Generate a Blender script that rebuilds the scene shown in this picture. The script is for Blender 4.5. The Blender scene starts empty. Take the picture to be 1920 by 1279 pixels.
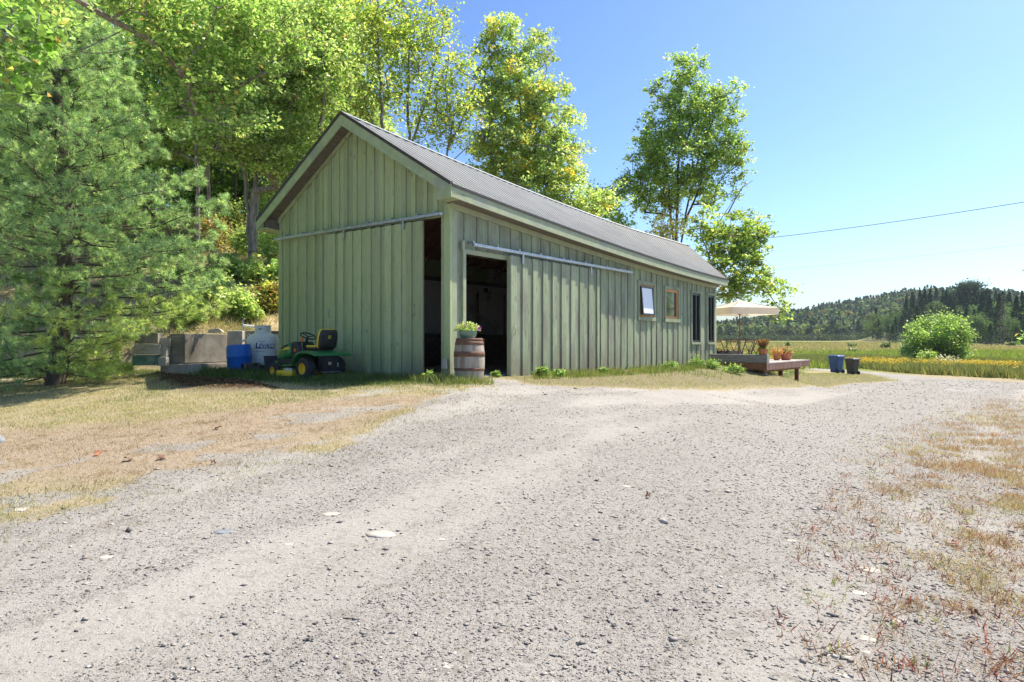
import bpy, math, random
import numpy as np
from mathutils import Vector, Matrix
from mathutils import noise as mnoise

random.seed(7)
RNG = np.random.default_rng(7)
SC = bpy.context.scene
COL = SC.collection
PI = math.pi

# ------------------------------------------------------------------ camera, sky, sun, exposure
FPX, CX, HY, CAMZ = 1280.0, 960.0, 643.0, 1.6
cam_data = bpy.data.cameras.new('camera')
cam_data.lens = 24.0
cam_data.sensor_width = 36.0
cam_data.shift_y = (HY - 639.5) / 1920.0
cam_data.clip_end = 6000
cam = bpy.data.objects.new('camera', cam_data)
cam.location = (0, 0, CAMZ)
cam.rotation_euler = (PI / 2, 0, 0)
COL.objects.link(cam)
SC.camera = cam

SUN_AZ, SUN_EL = math.radians(60), math.radians(58)      # azimuth clockwise from +Y (towards +X)
world = bpy.data.worlds.new('World')
SC.world = world
world.use_nodes = True
wn = world.node_tree
wn.nodes.clear()
w_out = wn.nodes.new('ShaderNodeOutputWorld')
w_bg = wn.nodes.new('ShaderNodeBackground')
w_sky = wn.nodes.new('ShaderNodeTexSky')
w_sky.sky_type = 'NISHITA'
w_sky.sun_disc = False
w_sky.sun_elevation = SUN_EL
w_sky.sun_rotation = SUN_AZ
w_sky.altitude = 100
w_sky.air_density = 1.0
w_sky.dust_density = 1.5
w_sky.ozone_density = 3.0
w_gam = wn.nodes.new('ShaderNodeGamma')
w_gam.inputs[1].default_value = 1.42
w_mul = wn.nodes.new('ShaderNodeMix')
w_mul.data_type = 'RGBA'
w_mul.blend_type = 'MULTIPLY'
w_mul.inputs[0].default_value = 1.0
w_mul.inputs[7].default_value = (0.86, 0.94, 1.0, 1)
w_bg.inputs['Strength'].default_value = 0.0325
wn.links.new(w_sky.outputs[0], w_gam.inputs[0])
wn.links.new(w_gam.outputs[0], w_mul.inputs[6])
wn.links.new(w_mul.outputs[2], w_bg.inputs[0])
wn.links.new(w_bg.outputs[0], w_out.inputs[0])

sun_data = bpy.data.lights.new('sun', 'SUN')
sun_data.energy = 2.7
sun_data.angle = math.radians(0.5)
sun_data.color = (1.0, 0.90, 0.74)
sun = bpy.data.objects.new('sun', sun_data)
sdir = Vector((math.cos(SUN_EL) * math.sin(SUN_AZ), math.cos(SUN_EL) * math.cos(SUN_AZ), math.sin(SUN_EL)))
sun.rotation_euler = sdir.to_track_quat('Z', 'Y').to_euler()
sun.location = (20, 10, 30)
COL.objects.link(sun)

SC.view_settings.view_transform = 'Standard'
SC.view_settings.look = 'None'
SC.view_settings.exposure = 1.75
SC.view_settings.gamma = 1.0
SC.view_settings.use_curve_mapping = False
SC.render.engine = 'CYCLES'
SC.cycles.max_bounces = 7
SC.cycles.transparent_max_bounces = 12
SC.cycles.volume_bounces = 0
SC.cycles.use_denoising = True

# ------------------------------------------------------------------ helpers: places
def P(px, py, Z):
    """point at depth Z that the photograph shows at (px, py) of 1920x1279"""
    return Vector(((px - CX) / FPX * Z, Z, CAMZ + (HY - py) / FPX * Z))

A_ = np.array([0.6056, 0.7958])      # along the barn's long wall
B_ = np.array([-0.7958, 0.6056])     # across the barn
C_ = np.array([-1.28, 14.0])         # front corner of the barn
PAD = 0.845
BARN_ROT = math.atan2(A_[1], A_[0])

def sst(a, b, x):
    t = np.clip((x - a) / (b - a), 0, 1)
    return t * t * (3 - 2 * t)

def vhash(i, j, seed):
    n = (i.astype(np.int64) * 374761393 + j.astype(np.int64) * 668265263 + seed * 982451653) & 0x7fffffff
    n = ((n ^ (n >> 13)) * 1274126177) & 0x7fffffff
    return ((n ^ (n >> 16)) & 0xffff) / 65535.0

def vn(x, y, seed=0):
    x = np.asarray(x, float); y = np.asarray(y, float)
    i = np.floor(x); j = np.floor(y)
    fx = x - i; fy = y - j
    fx = fx * fx * (3 - 2 * fx); fy = fy * fy * (3 - 2 * fy)
    a = vhash(i, j, seed); b = vhash(i + 1, j, seed); c = vhash(i, j + 1, seed); d = vhash(i + 1, j + 1, seed)
    return (a * (1 - fx) + b * fx) * (1 - fy) + (c * (1 - fx) + d * fx) * fy

def fbm(x, y, seed=0, o=3):
    s = 0; a = 0.5; t = 0
    for k in range(o):
        s = s + a * vn(x * 2 ** k, y * 2 ** k, seed + k * 17); t += a; a *= 0.5
    return s / t

def barn_ts(X, Y):
    rx = X - C_[0]; ry = Y - C_[1]
    return rx * A_[0] + ry * A_[1], rx * B_[0] + ry * B_[1]

def terrain(X, Y):
    X = np.asarray(X, float); Y = np.asarray(Y, float)
    t, s = barn_ts(X, Y)
    dx = np.maximum(np.maximum(-t, t - 15.0), 0)
    dy = np.maximum(np.maximum(-s, s - 30.0), 0)
    d = np.hypot(dx, dy)
    R = 13.0 - 8.5 * sst(-4, 10, t)
    z = PAD * (1 - sst(0.3, 1, d / R) * 1.0) * 1.0
    z = PAD * (1 - sst(0.2, R, d))
    z = z - 0.010 * np.clip(X, 0, 60) - 0.0 * Y
    # wooded slope behind the retaining wall
    q1 = s - 8.3
    q2 = Y - 19.45 + 0.10 * (X + 8)
    k = 1.0
    q = -np.log(np.exp(-np.clip(q1, -30, 30) / k) + np.exp(-np.clip(q2, -30, 30) / k)) * k
    wleft = sst(-9.6, -12.5, X)
    step = 0.95 * ((1 - wleft) * sst(0.0, 0.35, q2 + 0.3) * sst(-1.8, -.6, q1) + wleft * sst(-2.5, 4, q))
    hill = 22 * (1 - np.exp(-0.44 * np.maximum(q, 0) / 22))
    fade = 1 - sst(15, 30, t)
    z = z + (hill + step) * fade
    # small unevenness
    z = z + 0.05 * (fbm(X / 2.3, Y / 2.3, 5) - 0.5) * sst(0.3, 2.5, np.hypot(dx, np.maximum(np.maximum(-s, s - 5.9), 0)))
    z = z + 0.25 * (fbm(X / 5.0, Y / 5.0, 9) - 0.5) * sst(1.5, 6, q) * fade
    # meadow and far land
    w = sst(32, 60, Y) * sst(0.10, 0.22, X / np.maximum(Y, 1))
    zf = -0.65 + 3.25 * sst(60, 350, Y)
    z = z * (1 - w) + zf * w
    r = X / np.maximum(Y, 1)
    Ah = np.interp(r, [0.0, 0.3, 0.34, 0.42, 0.5, 0.58, 0.75, 1.2], [9, 10, 15, 27, 39, 40, 33, 30])
    z = z + Ah * sst(440, 820, Y) * sst(0.05, 0.2, r)
    z = z + 12 * sst(240, 420, Y) * sst(0.51, 0.60, r)
    z = z + 14 * (fbm(X / 120., Y / 120., 3) - 0.5) * sst(450, 700, Y)
    return z

def TZ(x, y):
    return float(terrain(np.array([x]), np.array([y]))[0])

_ray = np.concatenate([np.arange(1.5, 60, 0.02), np.arange(60, 500, 0.25)])
def G(px, py):
    """ground point seen at (px, py)"""
    X = (px - CX) / FPX * _ray
    z = CAMZ + (HY - py) / FPX * _ray
    below = np.nonzero(z <= terrain(X, _ray))[0]
    i = below[0] if len(below) else len(_ray) - 1
    return (X[i], _ray[i])

def poly_sd(X, Y, poly):
    """signed distance, positive inside"""
    X = np.asarray(X, float); Y = np.asarray(Y, float)
    d = np.full(X.shape, 1e9); inside = np.zeros(X.shape, bool)
    n = len(poly)
    for i in range(n):
        x0, y0 = poly[i]; x1, y1 = poly[(i + 1) % n]
        ex, ey = x1 - x0, y1 - y0
        L = ex * ex + ey * ey + 1e-12
        t = np.clip(((X - x0) * ex + (Y - y0) * ey) / L, 0, 1)
        d = np.minimum(d, np.hypot(X - x0 - t * ex, Y - y0 - t * ey))
        c = ((y0 > Y) != (y1 > Y)) & (X < (x1 - x0) * (Y - y0) / (y1 - y0 + 1e-12) + x0)
        inside ^= c
    return np.where(inside, d, -d)

# ------------------------------------------------------------------ helpers: objects
def tag(o, label=None, cat=None, group=None, kind=None):
    if label: o['label'] = label
    if cat: o['category'] = cat
    if group: o['group'] = group
    if kind: o['kind'] = kind
    return o

def thing(name, label, cat, loc=(0, 0, 0), rot=0.0, group=None):
    o = bpy.data.objects.new(name, None)
    o.empty_display_size = 0.3
    o.location = loc
    o.rotation_euler = (0, 0, rot) if not isinstance(rot, tuple) else rot
    COL.objects.link(o)
    return tag(o, label, cat, group)

def copy_tree(o, parent=None):
    c = o.copy(); COL.objects.link(c)
    if parent is not None: c.parent = parent
    for ch in [x for x in COL.objects if x.parent is o]:
        copy_tree(ch, c)
    return c

def npmesh(name, V, F, mat, parent=None, col=None, smooth=False):
    V = np.ascontiguousarray(V, np.float32); F = np.ascontiguousarray(F, np.int32)
    me = bpy.data.meshes.new(name)
    n, k = F.shape
    me.vertices.add(len(V)); me.vertices.foreach_set('co', V.ravel())
    me.loops.add(n * k); me.loops.foreach_set('vertex_index', F.ravel())
    me.polygons.add(n)
    me.polygons.foreach_set('loop_start', np.arange(0, n * k, k, dtype=np.int32))
    me.polygons.foreach_set('loop_total', np.full(n, k, np.int32))
    if smooth: me.polygons.foreach_set('use_smooth', np.ones(n, bool))
    me.update(calc_edges=True)
    if col is not None:
        at = me.attributes.new('col', 'FLOAT_VECTOR', 'FACE')
        at.data.foreach_set('vector', np.ascontiguousarray(col, np.float32).ravel())
    me.materials.append(mat)
    o = bpy.data.objects.new(name, me)
    COL.objects.link(o)
    if parent is not None: o.parent = parent
    return o

class MB:
    def __init__(s): s.v = []; s.f = []
    def add(s, v, f):
        b = len(s.v); s.v += [tuple(p) for p in v]; s.f += [tuple(i + b for i in q) for q in f]; return s
    def box(s, x0, x1, y0, y1, z0, z1):
        return s.add([(x0, y0, z0), (x1, y0, z0), (x1, y1, z0), (x0, y1, z0), (x0, y0, z1), (x1, y0, z1), (x1, y1, z1), (x0, y1, z1)],
                     [(0, 3, 2, 1), (4, 5, 6, 7), (0, 1, 5, 4), (1, 2, 6, 5), (2, 3, 7, 6), (3, 0, 4, 7)])
    def hexa(s, b, t):      # bottom 4 points, top 4 points
        return s.add(list(b) + list(t), [(0, 3, 2, 1), (4, 5, 6, 7), (0, 1, 5, 4), (1, 2, 6, 5), (2, 3, 7, 6), (3, 0, 4, 7)])
    def loft(s, secs, cap=True):
        n = len(secs[0]); v = [p for q in secs for p in q]; f = []
        for k in range(len(secs) - 1):
            for i in range(n):
                j = (i + 1) % n
                f.append((k * n + i, k * n + j, (k + 1) * n + j, (k + 1) * n + i))
        if cap:
            f.append(tuple(reversed(range(n)))); f.append(tuple(range((len(secs) - 1) * n, len(secs) * n)))
        return s.add(v, f)
    def lathe(s, prof, c=(0, 0, 0), axis='z', n=20, cap=True):
        secs = []
        for r, h in prof:
            q = []
            for i in range(n):
                a = 2 * PI * i / n
                u, w = r * math.cos(a), r * math.sin(a)
                p = {'z': (u, w, h), 'y': (w, h, u), 'x': (h, u, w)}[axis]
                q.append((p[0] + c[0], p[1] + c[1], p[2] + c[2]))
            secs.append(q)
        return s.loft(secs, cap)
    def tube(s, pts, r, n=8, cap=True):
        pts = [Vector(p) for p in pts]
        rs = r if isinstance(r, (list, tuple)) else [r] * len(pts)
        secs = []; up = Vector((0.13, 0.21, 1)).normalized()
        for i, p in enumerate(pts):
            d = (pts[min(i + 1, len(pts) - 1)] - pts[max(i - 1, 0)]).normalized()
            if abs(d.dot(up)) > 0.97: up = Vector((1, 0.2, 0.1)).normalized()
            u = d.cross(up).normalized(); w = d.cross(u).normalized()
            secs.append([p + u * rs[i] * math.cos(2 * PI * k / n) + w * rs[i] * math.sin(2 * PI * k / n) for k in range(n)])
        return s.loft(secs, cap)
    def build(s, name, m, parent=None, smooth=False, bevel=0, subsurf=0):
        me = bpy.data.meshes.new(name)
        me.from_pydata([tuple(p) for p in s.v], [], s.f)
        me.materials.append(m)
        if smooth: me.polygons.foreach_set('use_smooth', np.ones(len(me.polygons), bool))
        me.update()
        o = bpy.data.objects.new(name, me); COL.objects.link(o)
        if parent is not None: o.parent = parent
        if bevel:
            b = o.modifiers.new('bevel', 'BEVEL'); b.width = bevel; b.segments = 2; b.limit_method = 'ANGLE'
            b.angle_limit = math.radians(38)
        if subsurf:
            b = o.modifiers.new('sub', 'SUBSURF'); b.levels = subsurf; b.render_levels = subsurf
        if smooth:
            o.modifiers.new('wn', 'WEIGHTED_NORMAL') if bevel else None
        return o

def bx(name, m, parent, x0, x1, y0, y1, z0, z1, bevel=0):
    return MB().box(x0, x1, y0, y1, z0, z1).build(name, m, parent, bevel=bevel)

def rrect(x, yc, zc, w, h, r, n=4, plane='yz'):
    """rounded rectangle at x, in the yz plane"""
    pts = []
    r = min(r, w / 2 - 1e-4, h / 2 - 1e-4)
    for cx_, cz_, a0 in ((w / 2 - r, h / 2 - r, 0), (-w / 2 + r, h / 2 - r, PI / 2), (-w / 2 + r, -h / 2 + r, PI), (w / 2 - r, -h / 2 + r, 1.5 * PI)):
        for k in range(n + 1):
            a = a0 + PI / 2 * k / n
            u = cx_ + r * math.cos(a); v = cz_ + r * math.sin(a)
            if plane == 'yz': pts.append((x, yc + u, zc + v))
            elif plane == 'xy': pts.append((yc + u, zc + v, x))
            else: pts.append((yc + u, x, zc + v))
    return pts

def text_flat(body, size, shear=0.0, bold=0.0):
    cu = bpy.data.curves.new('txt', 'FONT'); cu.body = body; cu.size = size; cu.shear = shear; cu.offset = bold
    cu.resolution_u = 3
    o = bpy.data.objects.new('txt', cu); COL.objects.link(o)
    dg = bpy.context.evaluated_depsgraph_get()
    me = bpy.data.meshes.new_from_object(o.evaluated_get(dg))
    vs = [tuple(v.co) for v in me.vertices]; fs = [tuple(p.vertices) for p in me.polygons]
    bpy.data.objects.remove(o); bpy.data.curves.remove(cu); bpy.data.meshes.remove(me)
    return vs, fs

# ------------------------------------------------------------------ materials
def new_mat(name):
    m = bpy.data.materials.new(name); m.use_nodes = True
    nt = m.node_tree; nt.nodes.clear()
    out = nt.nodes.new('ShaderNodeOutputMaterial')
    b = nt.nodes.new('ShaderNodeBsdfPrincipled')
    nt.links.new(b.outputs[0], out.inputs[0])
    return m, nt, b, out

def mixc(nt, fac, a, b, mode='MIX'):
    n = nt.nodes.new('ShaderNodeMix'); n.data_type = 'RGBA'; n.blend_type = mode
    for sock, val in ((n.inputs[0], fac), (n.inputs[6], a), (n.inputs[7], b)):
        if hasattr(val, 'is_linked'): nt.links.new(val, sock)
        elif isinstance(val, (int, float)): sock.default_value = val
        else: sock.default_value = (*val, 1)
    return n.outputs[2]

def ramp(nt, fac, a, b):
    n = nt.nodes.new('ShaderNodeMapRange'); n.interpolation_type = 'SMOOTHSTEP'
    n.inputs[1].default_value = a; n.inputs[2].default_value = b
    nt.links.new(fac, n.inputs[0]); return n.outputs[0]

def nz(nt, scale, detail=4, stretch=(1, 1, 1), src='Object', rough=0.55, off=(0, 0, 0)):
    tc = nt.nodes.new('ShaderNodeTexCoord'); mp = nt.nodes.new('ShaderNodeMapping')
    mp.inputs['Scale'].default_value = stretch; mp.inputs['Location'].default_value = off
    nt.links.new(tc.outputs[src], mp.inputs[0])
    n = nt.nodes.new('ShaderNodeTexNoise'); n.inputs['Scale'].default_value = scale
    n.inputs['Detail'].default_value = detail; n.inputs['Roughness'].default_value = rough
    nt.links.new(mp.outputs[0], n.inputs['Vector']); return n.outputs[0]

def math_(nt, op, a, b=None, c=0.3):
    n = nt.nodes.new('ShaderNodeMath'); n.operation = op; n.inputs[2].default_value = c
    for sock, val in ((n.inputs[0], a), (n.inputs[1], b)):
        if val is None: continue
        if hasattr(val, 'is_linked'): nt.links.new(val, sock)
        else: sock.default_value = val
    return n.outputs[0]

def bump(nt, b, h, strength=0.3, dist=0.01):
    n = nt.nodes.new('ShaderNodeBump'); n.inputs['Strength'].default_value = strength; n.inputs['Distance'].default_value = dist
    nt.links.new(h, n.inputs['Height']); nt.links.new(n.outputs[0], b.inputs['Normal'])

def surf(name, c1, c2, scale=6, rough=0.6, metal=0.0, stretch=(1, 1, 1), bmp=0.2, lo=0.35, hi=0.65, rnd=0.0, dirt=None, spec=0.5, coat=0):
    m, nt, b, out = new_mat(name)
    n1 = nz(nt, scale, 5, stretch)
    c = mixc(nt, ramp(nt, n1, lo, hi), c1, c2)
    if dirt:
        c = mixc(nt, ramp(nt, nz(nt, scale * 0.35, 6, stretch, off=(3, 7, 1)), 0.5, 0.72), c, dirt)
    if rnd:
        oi = nt.nodes.new('ShaderNodeObjectInfo')
        v = math_(nt, 'MULTIPLY_ADD', oi.outputs['Random'], rnd * 2); v.node.inputs[2].default_value = 1 - rnd
        hs = nt.nodes.new('ShaderNodeHueSaturation'); nt.links.new(c, hs.inputs['Color']); nt.links.new(v, hs.inputs['Value'])
        c = hs.outputs[0]
    nt.links.new(c, b.inputs['Base Color'])
    b.inputs['Roughness'].default_value = rough; b.inputs['Metallic'].default_value = metal
    b.inputs['Specular IOR Level'].default_value = spec
    b.inputs['Coat Weight'].default_value = coat
    if bmp: bump(nt, b, nz(nt, scale * 3, 4, stretch), bmp)
    return m

def board_mat(name, c1, c2, grey, wear):
    """painted rough-sawn board: vertical grain, knots, faded patches, per-board shift"""
    m, nt, b, out = new_mat(name)
    oi = nt.nodes.new('ShaderNodeObjectInfo')
    tc = nt.nodes.new('ShaderNodeTexCoord')
    comb = nt.nodes.new('ShaderNodeCombineXYZ')
    r50 = math_(nt, 'MULTIPLY', oi.outputs['Random'], 50.0)
    nt.links.new(r50, comb.inputs[2])
    add = nt.nodes.new('ShaderNodeVectorMath'); add.operation = 'ADD'
    nt.links.new(tc.outputs['Object'], add.inputs[0]); nt.links.new(comb.outputs[0], add.inputs[1])
    def tex(scale, stretch, detail=5, rough=0.6):
        mp = nt.nodes.new('ShaderNodeMapping'); mp.inputs['Scale'].default_value = stretch
        nt.links.new(add.outputs[0], mp.inputs[0])
        n = nt.nodes.new('ShaderNodeTexNoise'); n.inputs['Scale'].default_value = scale
        n.inputs['Detail'].default_value = detail; n.inputs['Roughness'].default_value = rough
        nt.links.new(mp.outputs[0], n.inputs['Vector']); return n.outputs[0]
    grain = tex(26, (1, 1, 0.05))
    patch = tex(1.6, (1, 1, 0.35))
    c = mixc(nt, ramp(nt, grain, 0.35, 0.7), c1, c2)
    w = math_(nt, 'MULTIPLY', ramp(nt, patch, 0.42, 0.68), wear)
    c = mixc(nt, w, c, grey)
    fine = ramp(nt, tex(40, (1, 1, 0.09), 3), 0.56, 0.70)
    c = mixc(nt, math_(nt, 'MULTIPLY', fine, wear * 0.8), c, tuple(x * 0.45 for x in grey))
    # knots
    vo = nt.nodes.new('ShaderNodeTexVoronoi'); vo.inputs['Scale'].default_value = 2.6
    mp = nt.nodes.new('ShaderNodeMapping'); mp.inputs['Scale'].default_value = (1, 1, 0.55)
    nt.links.new(add.outputs[0], mp.inputs[0]); nt.links.new(mp.outputs[0], vo.inputs['Vector'])
    kn = ramp(nt, vo.outputs['Distance'], 0.11, 0.04)
    c = mixc(nt, math_(nt, 'MULTIPLY', kn, 0.6), c, tuple(x * 0.4 for x in c1))
    v = math_(nt, 'MULTIPLY_ADD', oi.outputs['Random'], 0.30); v.node.inputs[2].default_value = 0.85
    hs = nt.nodes.new('ShaderNodeHueSaturation'); nt.links.new(c, hs.inputs['Color']); nt.links.new(v, hs.inputs['Value'])
    # splash dirt near the ground
    sep = nt.nodes.new('ShaderNodeSeparateXYZ'); nt.links.new(tc.outputs['Object'], sep.inputs[0])
    low = math_(nt, 'MULTIPLY', ramp(nt, sep.outputs[2], 0.85, 0.0), ramp(nt, patch, 0.3, 0.6))
    c = mixc(nt, math_(nt, 'MULTIPLY', low, 0.65), hs.outputs[0], (0.20, 0.17, 0.12))
    nt.links.new(c, b.inputs['Base Color'])
    b.inputs['Roughness'].default_value = 0.75
    b.inputs['Specular IOR Level'].default_value = 0.25
    bump(nt, b, grain, 0.5, 0.004)
    return m

def leaf_mat(name, trans=0.45, gloss=0.5, tint=(1.25, 1.35, 0.55), gain=1.0):
    m = bpy.data.materials.new(name); m.use_nodes = True
    nt = m.node_tree; nt.nodes.clear()
    out = nt.nodes.new('ShaderNodeOutputMaterial')
    at = nt.nodes.new('ShaderNodeAttribute'); at.attribute_name = 'col'
    b = nt.nodes.new('ShaderNodeBsdfPrincipled')
    b.inputs['Roughness'].default_value = gloss; b.inputs['Specular IOR Level'].default_value = 0.5 if gain > 1.5 else 0.3
    ac = mixc(nt, 1.0, at.outputs['Color'], (gain, gain, gain), 'MULTIPLY')
    nt.links.new(ac, b.inputs['Base Color'])
    tr = nt.nodes.new('ShaderNodeBsdfTranslucent')
    tc = mixc(nt, 1.0, ac, tint, 'MULTIPLY')
    nt.links.new(tc, tr.inputs['Color'])
    mx = nt.nodes.new('ShaderNodeMixShader'); mx.inputs[0].default_value = trans
    nt.links.new(b.outputs[0], mx.inputs[1]); nt.links.new(tr.outputs[0], mx.inputs[2])
    nt.links.new(mx.outputs[0], out.inputs[0])
    return m

M = {}
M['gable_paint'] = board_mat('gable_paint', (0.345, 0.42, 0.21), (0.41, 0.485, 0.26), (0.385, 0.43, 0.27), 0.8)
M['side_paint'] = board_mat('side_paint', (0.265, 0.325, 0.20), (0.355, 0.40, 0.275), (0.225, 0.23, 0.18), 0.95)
M['trim_paint'] = surf('trim_paint', (0.33, 0.41, 0.22), (0.40, 0.475, 0.275), 5, 0.6, stretch=(1, 1, 1), rnd=0.05, dirt=(0.30, 0.33, 0.26), bmp=0.15)
M['side_trim'] = surf('side_trim', (0.32, 0.365, 0.225), (0.37, 0.415, 0.27), 5, 0.7, dirt=(0.30, 0.33, 0.27), bmp=0.2)
M['soffit'] = surf('soffit', (0.135, 0.115, 0.095), (0.175, 0.15, 0.125), 8, 0.6)
M['roof_metal'] = surf('roof_metal', (0.125, 0.135, 0.142), (0.16, 0.172, 0.178), 1.2, 0.6, 0.1, dirt=(0.175, 0.178, 0.172), bmp=0.03)
M['drip'] = surf('drip', (0.05, 0.045, 0.04), (0.07, 0.06, 0.055), 6, 0.5, 0.3)
M['galv'] = surf('galv', (0.36, 0.37, 0.37), (0.48, 0.49, 0.49), 14, 0.38, 0.7, bmp=0.05)
M['dark_wood'] = surf('dark_wood', (0.10, 0.075, 0.055), (0.16, 0.12, 0.09), 9, 0.8)
M['rafter'] = surf('rafter', (0.32, 0.16, 0.08), (0.42, 0.22, 0.11), 9, 0.7)
M['white_panel'] = surf('white_panel', (0.74, 0.75, 0.77), (0.80, 0.81, 0.82), 2, 0.6, dirt=(0.35, 0.35, 0.35))
M['concrete'] = surf('concrete', (0.19, 0.175, 0.15), (0.30, 0.275, 0.24), 3, 0.9, dirt=(0.16, 0.14, 0.11), bmp=0.5)
M['concrete_pale'] = surf('concrete_pale', (0.34, 0.325, 0.30), (0.44, 0.42, 0.39), 3, 0.9, dirt=(0.25, 0.23, 0.2), bmp=0.4)
M['concrete_teal'] = surf('concrete_teal', (0.05, 0.15, 0.13), (0.12, 0.22, 0.18), 9, 0.85, dirt=(0.34, 0.30, 0.26), bmp=0.4)
M['cedar'] = surf('cedar', (0.58, 0.26, 0.08), (0.66, 0.33, 0.12), 8, 0.5, stretch=(1, 1, 0.2))
M['black_frame'] = surf('black_frame', (0.02, 0.022, 0.03), (0.03, 0.03, 0.04), 8, 0.35)
M['deck_top'] = surf('deck_top', (0.36, 0.31, 0.29), (0.46, 0.41, 0.38), 6, 0.75, stretch=(1, 1, 1), rnd=0.1, bmp=0.3)
M['deck_face'] = surf('deck_face', (0.12, 0.05, 0.035), (0.21, 0.11, 0.085), 10, 0.7, stretch=(3, 1, 0.4), dirt=(0.30, 0.24, 0.22), bmp=0.3)
M['deck_brown'] = surf('deck_brown', (0.17, 0.065, 0.03), (0.26, 0.11, 0.05), 6, 0.6, bmp=0.3)
M['grey_timber'] = surf('grey_timber', (0.20, 0.19, 0.17), (0.32, 0.31, 0.28), 7, 0.85, stretch=(4, 0.4, 4), bmp=0.4, rnd=0.06)
M['terracotta'] = surf('terracotta', (0.42, 0.15, 0.07), (0.52, 0.21, 0.11), 8, 0.8, dirt=(0.5, 0.35, 0.27))
M['blue_plastic'] = surf('blue_plastic', (0.01, 0.12, 0.52), (0.015, 0.155, 0.60), 3, 0.38, bmp=0.02)
M['bin_blue'] = surf('bin_blue', (0.02, 0.075, 0.26), (0.03, 0.10, 0.31), 3, 0.45, bmp=0.03)
M['bin_black'] = surf('bin_black', (0.035, 0.035, 0.04), (0.05, 0.05, 0.055), 3, 0.5, bmp=0.03)
M['white_enamel'] = surf('white_enamel', (0.66, 0.68, 0.68), (0.74, 0.75, 0.74), 3, 0.35, dirt=(0.55, 0.54, 0.5), bmp=0.03)
M['navy'] = surf('navy', (0.02, 0.05, 0.20), (0.02, 0.05, 0.20), 3, 0.5, bmp=0)
M['mower_green'] = surf('mower_green', (0.01, 0.17, 0.045), (0.012, 0.20, 0.055), 4, 0.28, bmp=0.02, coat=0.3, dirt=(0.03, 0.14, 0.05))
M['mower_yellow'] = surf('mower_yellow', (0.80, 0.52, 0.02), (0.85, 0.58, 0.03), 4, 0.35, bmp=0.02)
M['mower_black'] = surf('mower_black', (0.018, 0.018, 0.02), (0.03, 0.03, 0.033), 8, 0.55, bmp=0.1)
M['rubber'] = surf('rubber', (0.022, 0.022, 0.023), (0.045, 0.042, 0.04), 9, 0.8, bmp=0.3)
M['orange'] = surf('orange', (0.75, 0.16, 0.03), (0.8, 0.2, 0.05), 5, 0.4, bmp=0)
M['rust'] = surf('rust', (0.13, 0.065, 0.04), (0.20, 0.10, 0.06), 14, 0.75, bmp=0.3, dirt=(0.12, 0.06, 0.04))
M['barrel_wood'] = surf('barrel_wood', (0.30, 0.25, 0.19), (0.46, 0.41, 0.34), 12, 0.85, stretch=(1, 1, 0.12), rnd=0.12, dirt=(0.16, 0.11, 0.08), bmp=0.5)
M['glaze'] = surf('glaze', (0.12, 0.20, 0.15), (0.20, 0.30, 0.23), 5, 0.25, stretch=(1, 1, 3), bmp=0.05)
M['canvas'] = surf('canvas', (0.72, 0.66, 0.55), (0.78, 0.72, 0.62), 4, 0.85, bmp=0.1)
M['stone_white'] = surf('stone_white', (0.36, 0.335, 0.285), (0.45, 0.42, 0.365), 9, 0.8, bmp=0.2)
M['stone_grey'] = surf('stone_grey', (0.16, 0.18, 0.20), (0.24, 0.26, 0.28), 9, 0.7, bmp=0.2)
M['bark'] = surf('bark', (0.16, 0.135, 0.11), (0.32, 0.28, 0.235), 7, 0.95, stretch=(2, 2, 0.4), bmp=0.9)
M['bark_dark'] = surf('bark_dark', (0.06, 0.05, 0.04), (0.13, 0.105, 0.085), 7, 0.95, stretch=(2, 2, 0.4), bmp=0.9)
M['wire'] = surf('wire', (0.12, 0.13, 0.15), (0.15, 0.16, 0.18), 3, 0.6, bmp=0)
M['leaf'] = leaf_mat('leaf', 0.52, 0.38, (1.2, 1.25, 0.85), 2.1)
M['needle'] = leaf_mat('needle', 0.4, 0.38, (1.1, 1.2, 0.85), 2.0)
M['blade'] = leaf_mat('blade', 0.38, 0.6, (1.15, 1.2, 0.7))
M['far_leaf'] = leaf_mat('far_leaf', 0.25, 0.8, (1.1, 1.2, 0.6), 1.05)
M['pebble'] = leaf_mat('pebble', 0.0, 0.8)
# canvas lets light through
_m, nt, b, out = new_mat('canvas_thin'); M['canvas_thin'] = _m
b.inputs['Base Color'].default_value = (0.80, 0.76, 0.68, 1); b.inputs['Roughness'].default_value = 0.9
_t = nt.nodes.new('ShaderNodeBsdfTranslucent'); _t.inputs[0].default_value = (0.84, 0.74, 0.58, 1)
_x = nt.nodes.new('ShaderNodeMixShader'); _x.inputs[0].default_value = 0.45
nt.links.new(b.outputs[0], _x.inputs[1]); nt.links.new(_t.outputs[0], _x.inputs[2]); nt.links.new(_x.outputs[0], out.inputs[0])
# window glass: dark reflecting pane
_m, nt, b, out = new_mat('pane_glass'); M['pane_glass'] = _m
b.inputs['Base Color'].default_value = (0.02, 0.03, 0.03, 1); b.inputs['Roughness'].default_value = 0.04
b.inputs['Specular IOR Level'].default_value = 0.7; b.inputs['IOR'].default_value = 1.6
_m, nt, b, out = new_mat('pane_glare'); M['pane_glare'] = _m
b.inputs['Base Color'].default_value = (0.78, 0.83, 0.90, 1); b.inputs['Roughness'].default_value = 0.35  # clear glass; its bright reflection is painted in as a pale base colour

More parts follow.
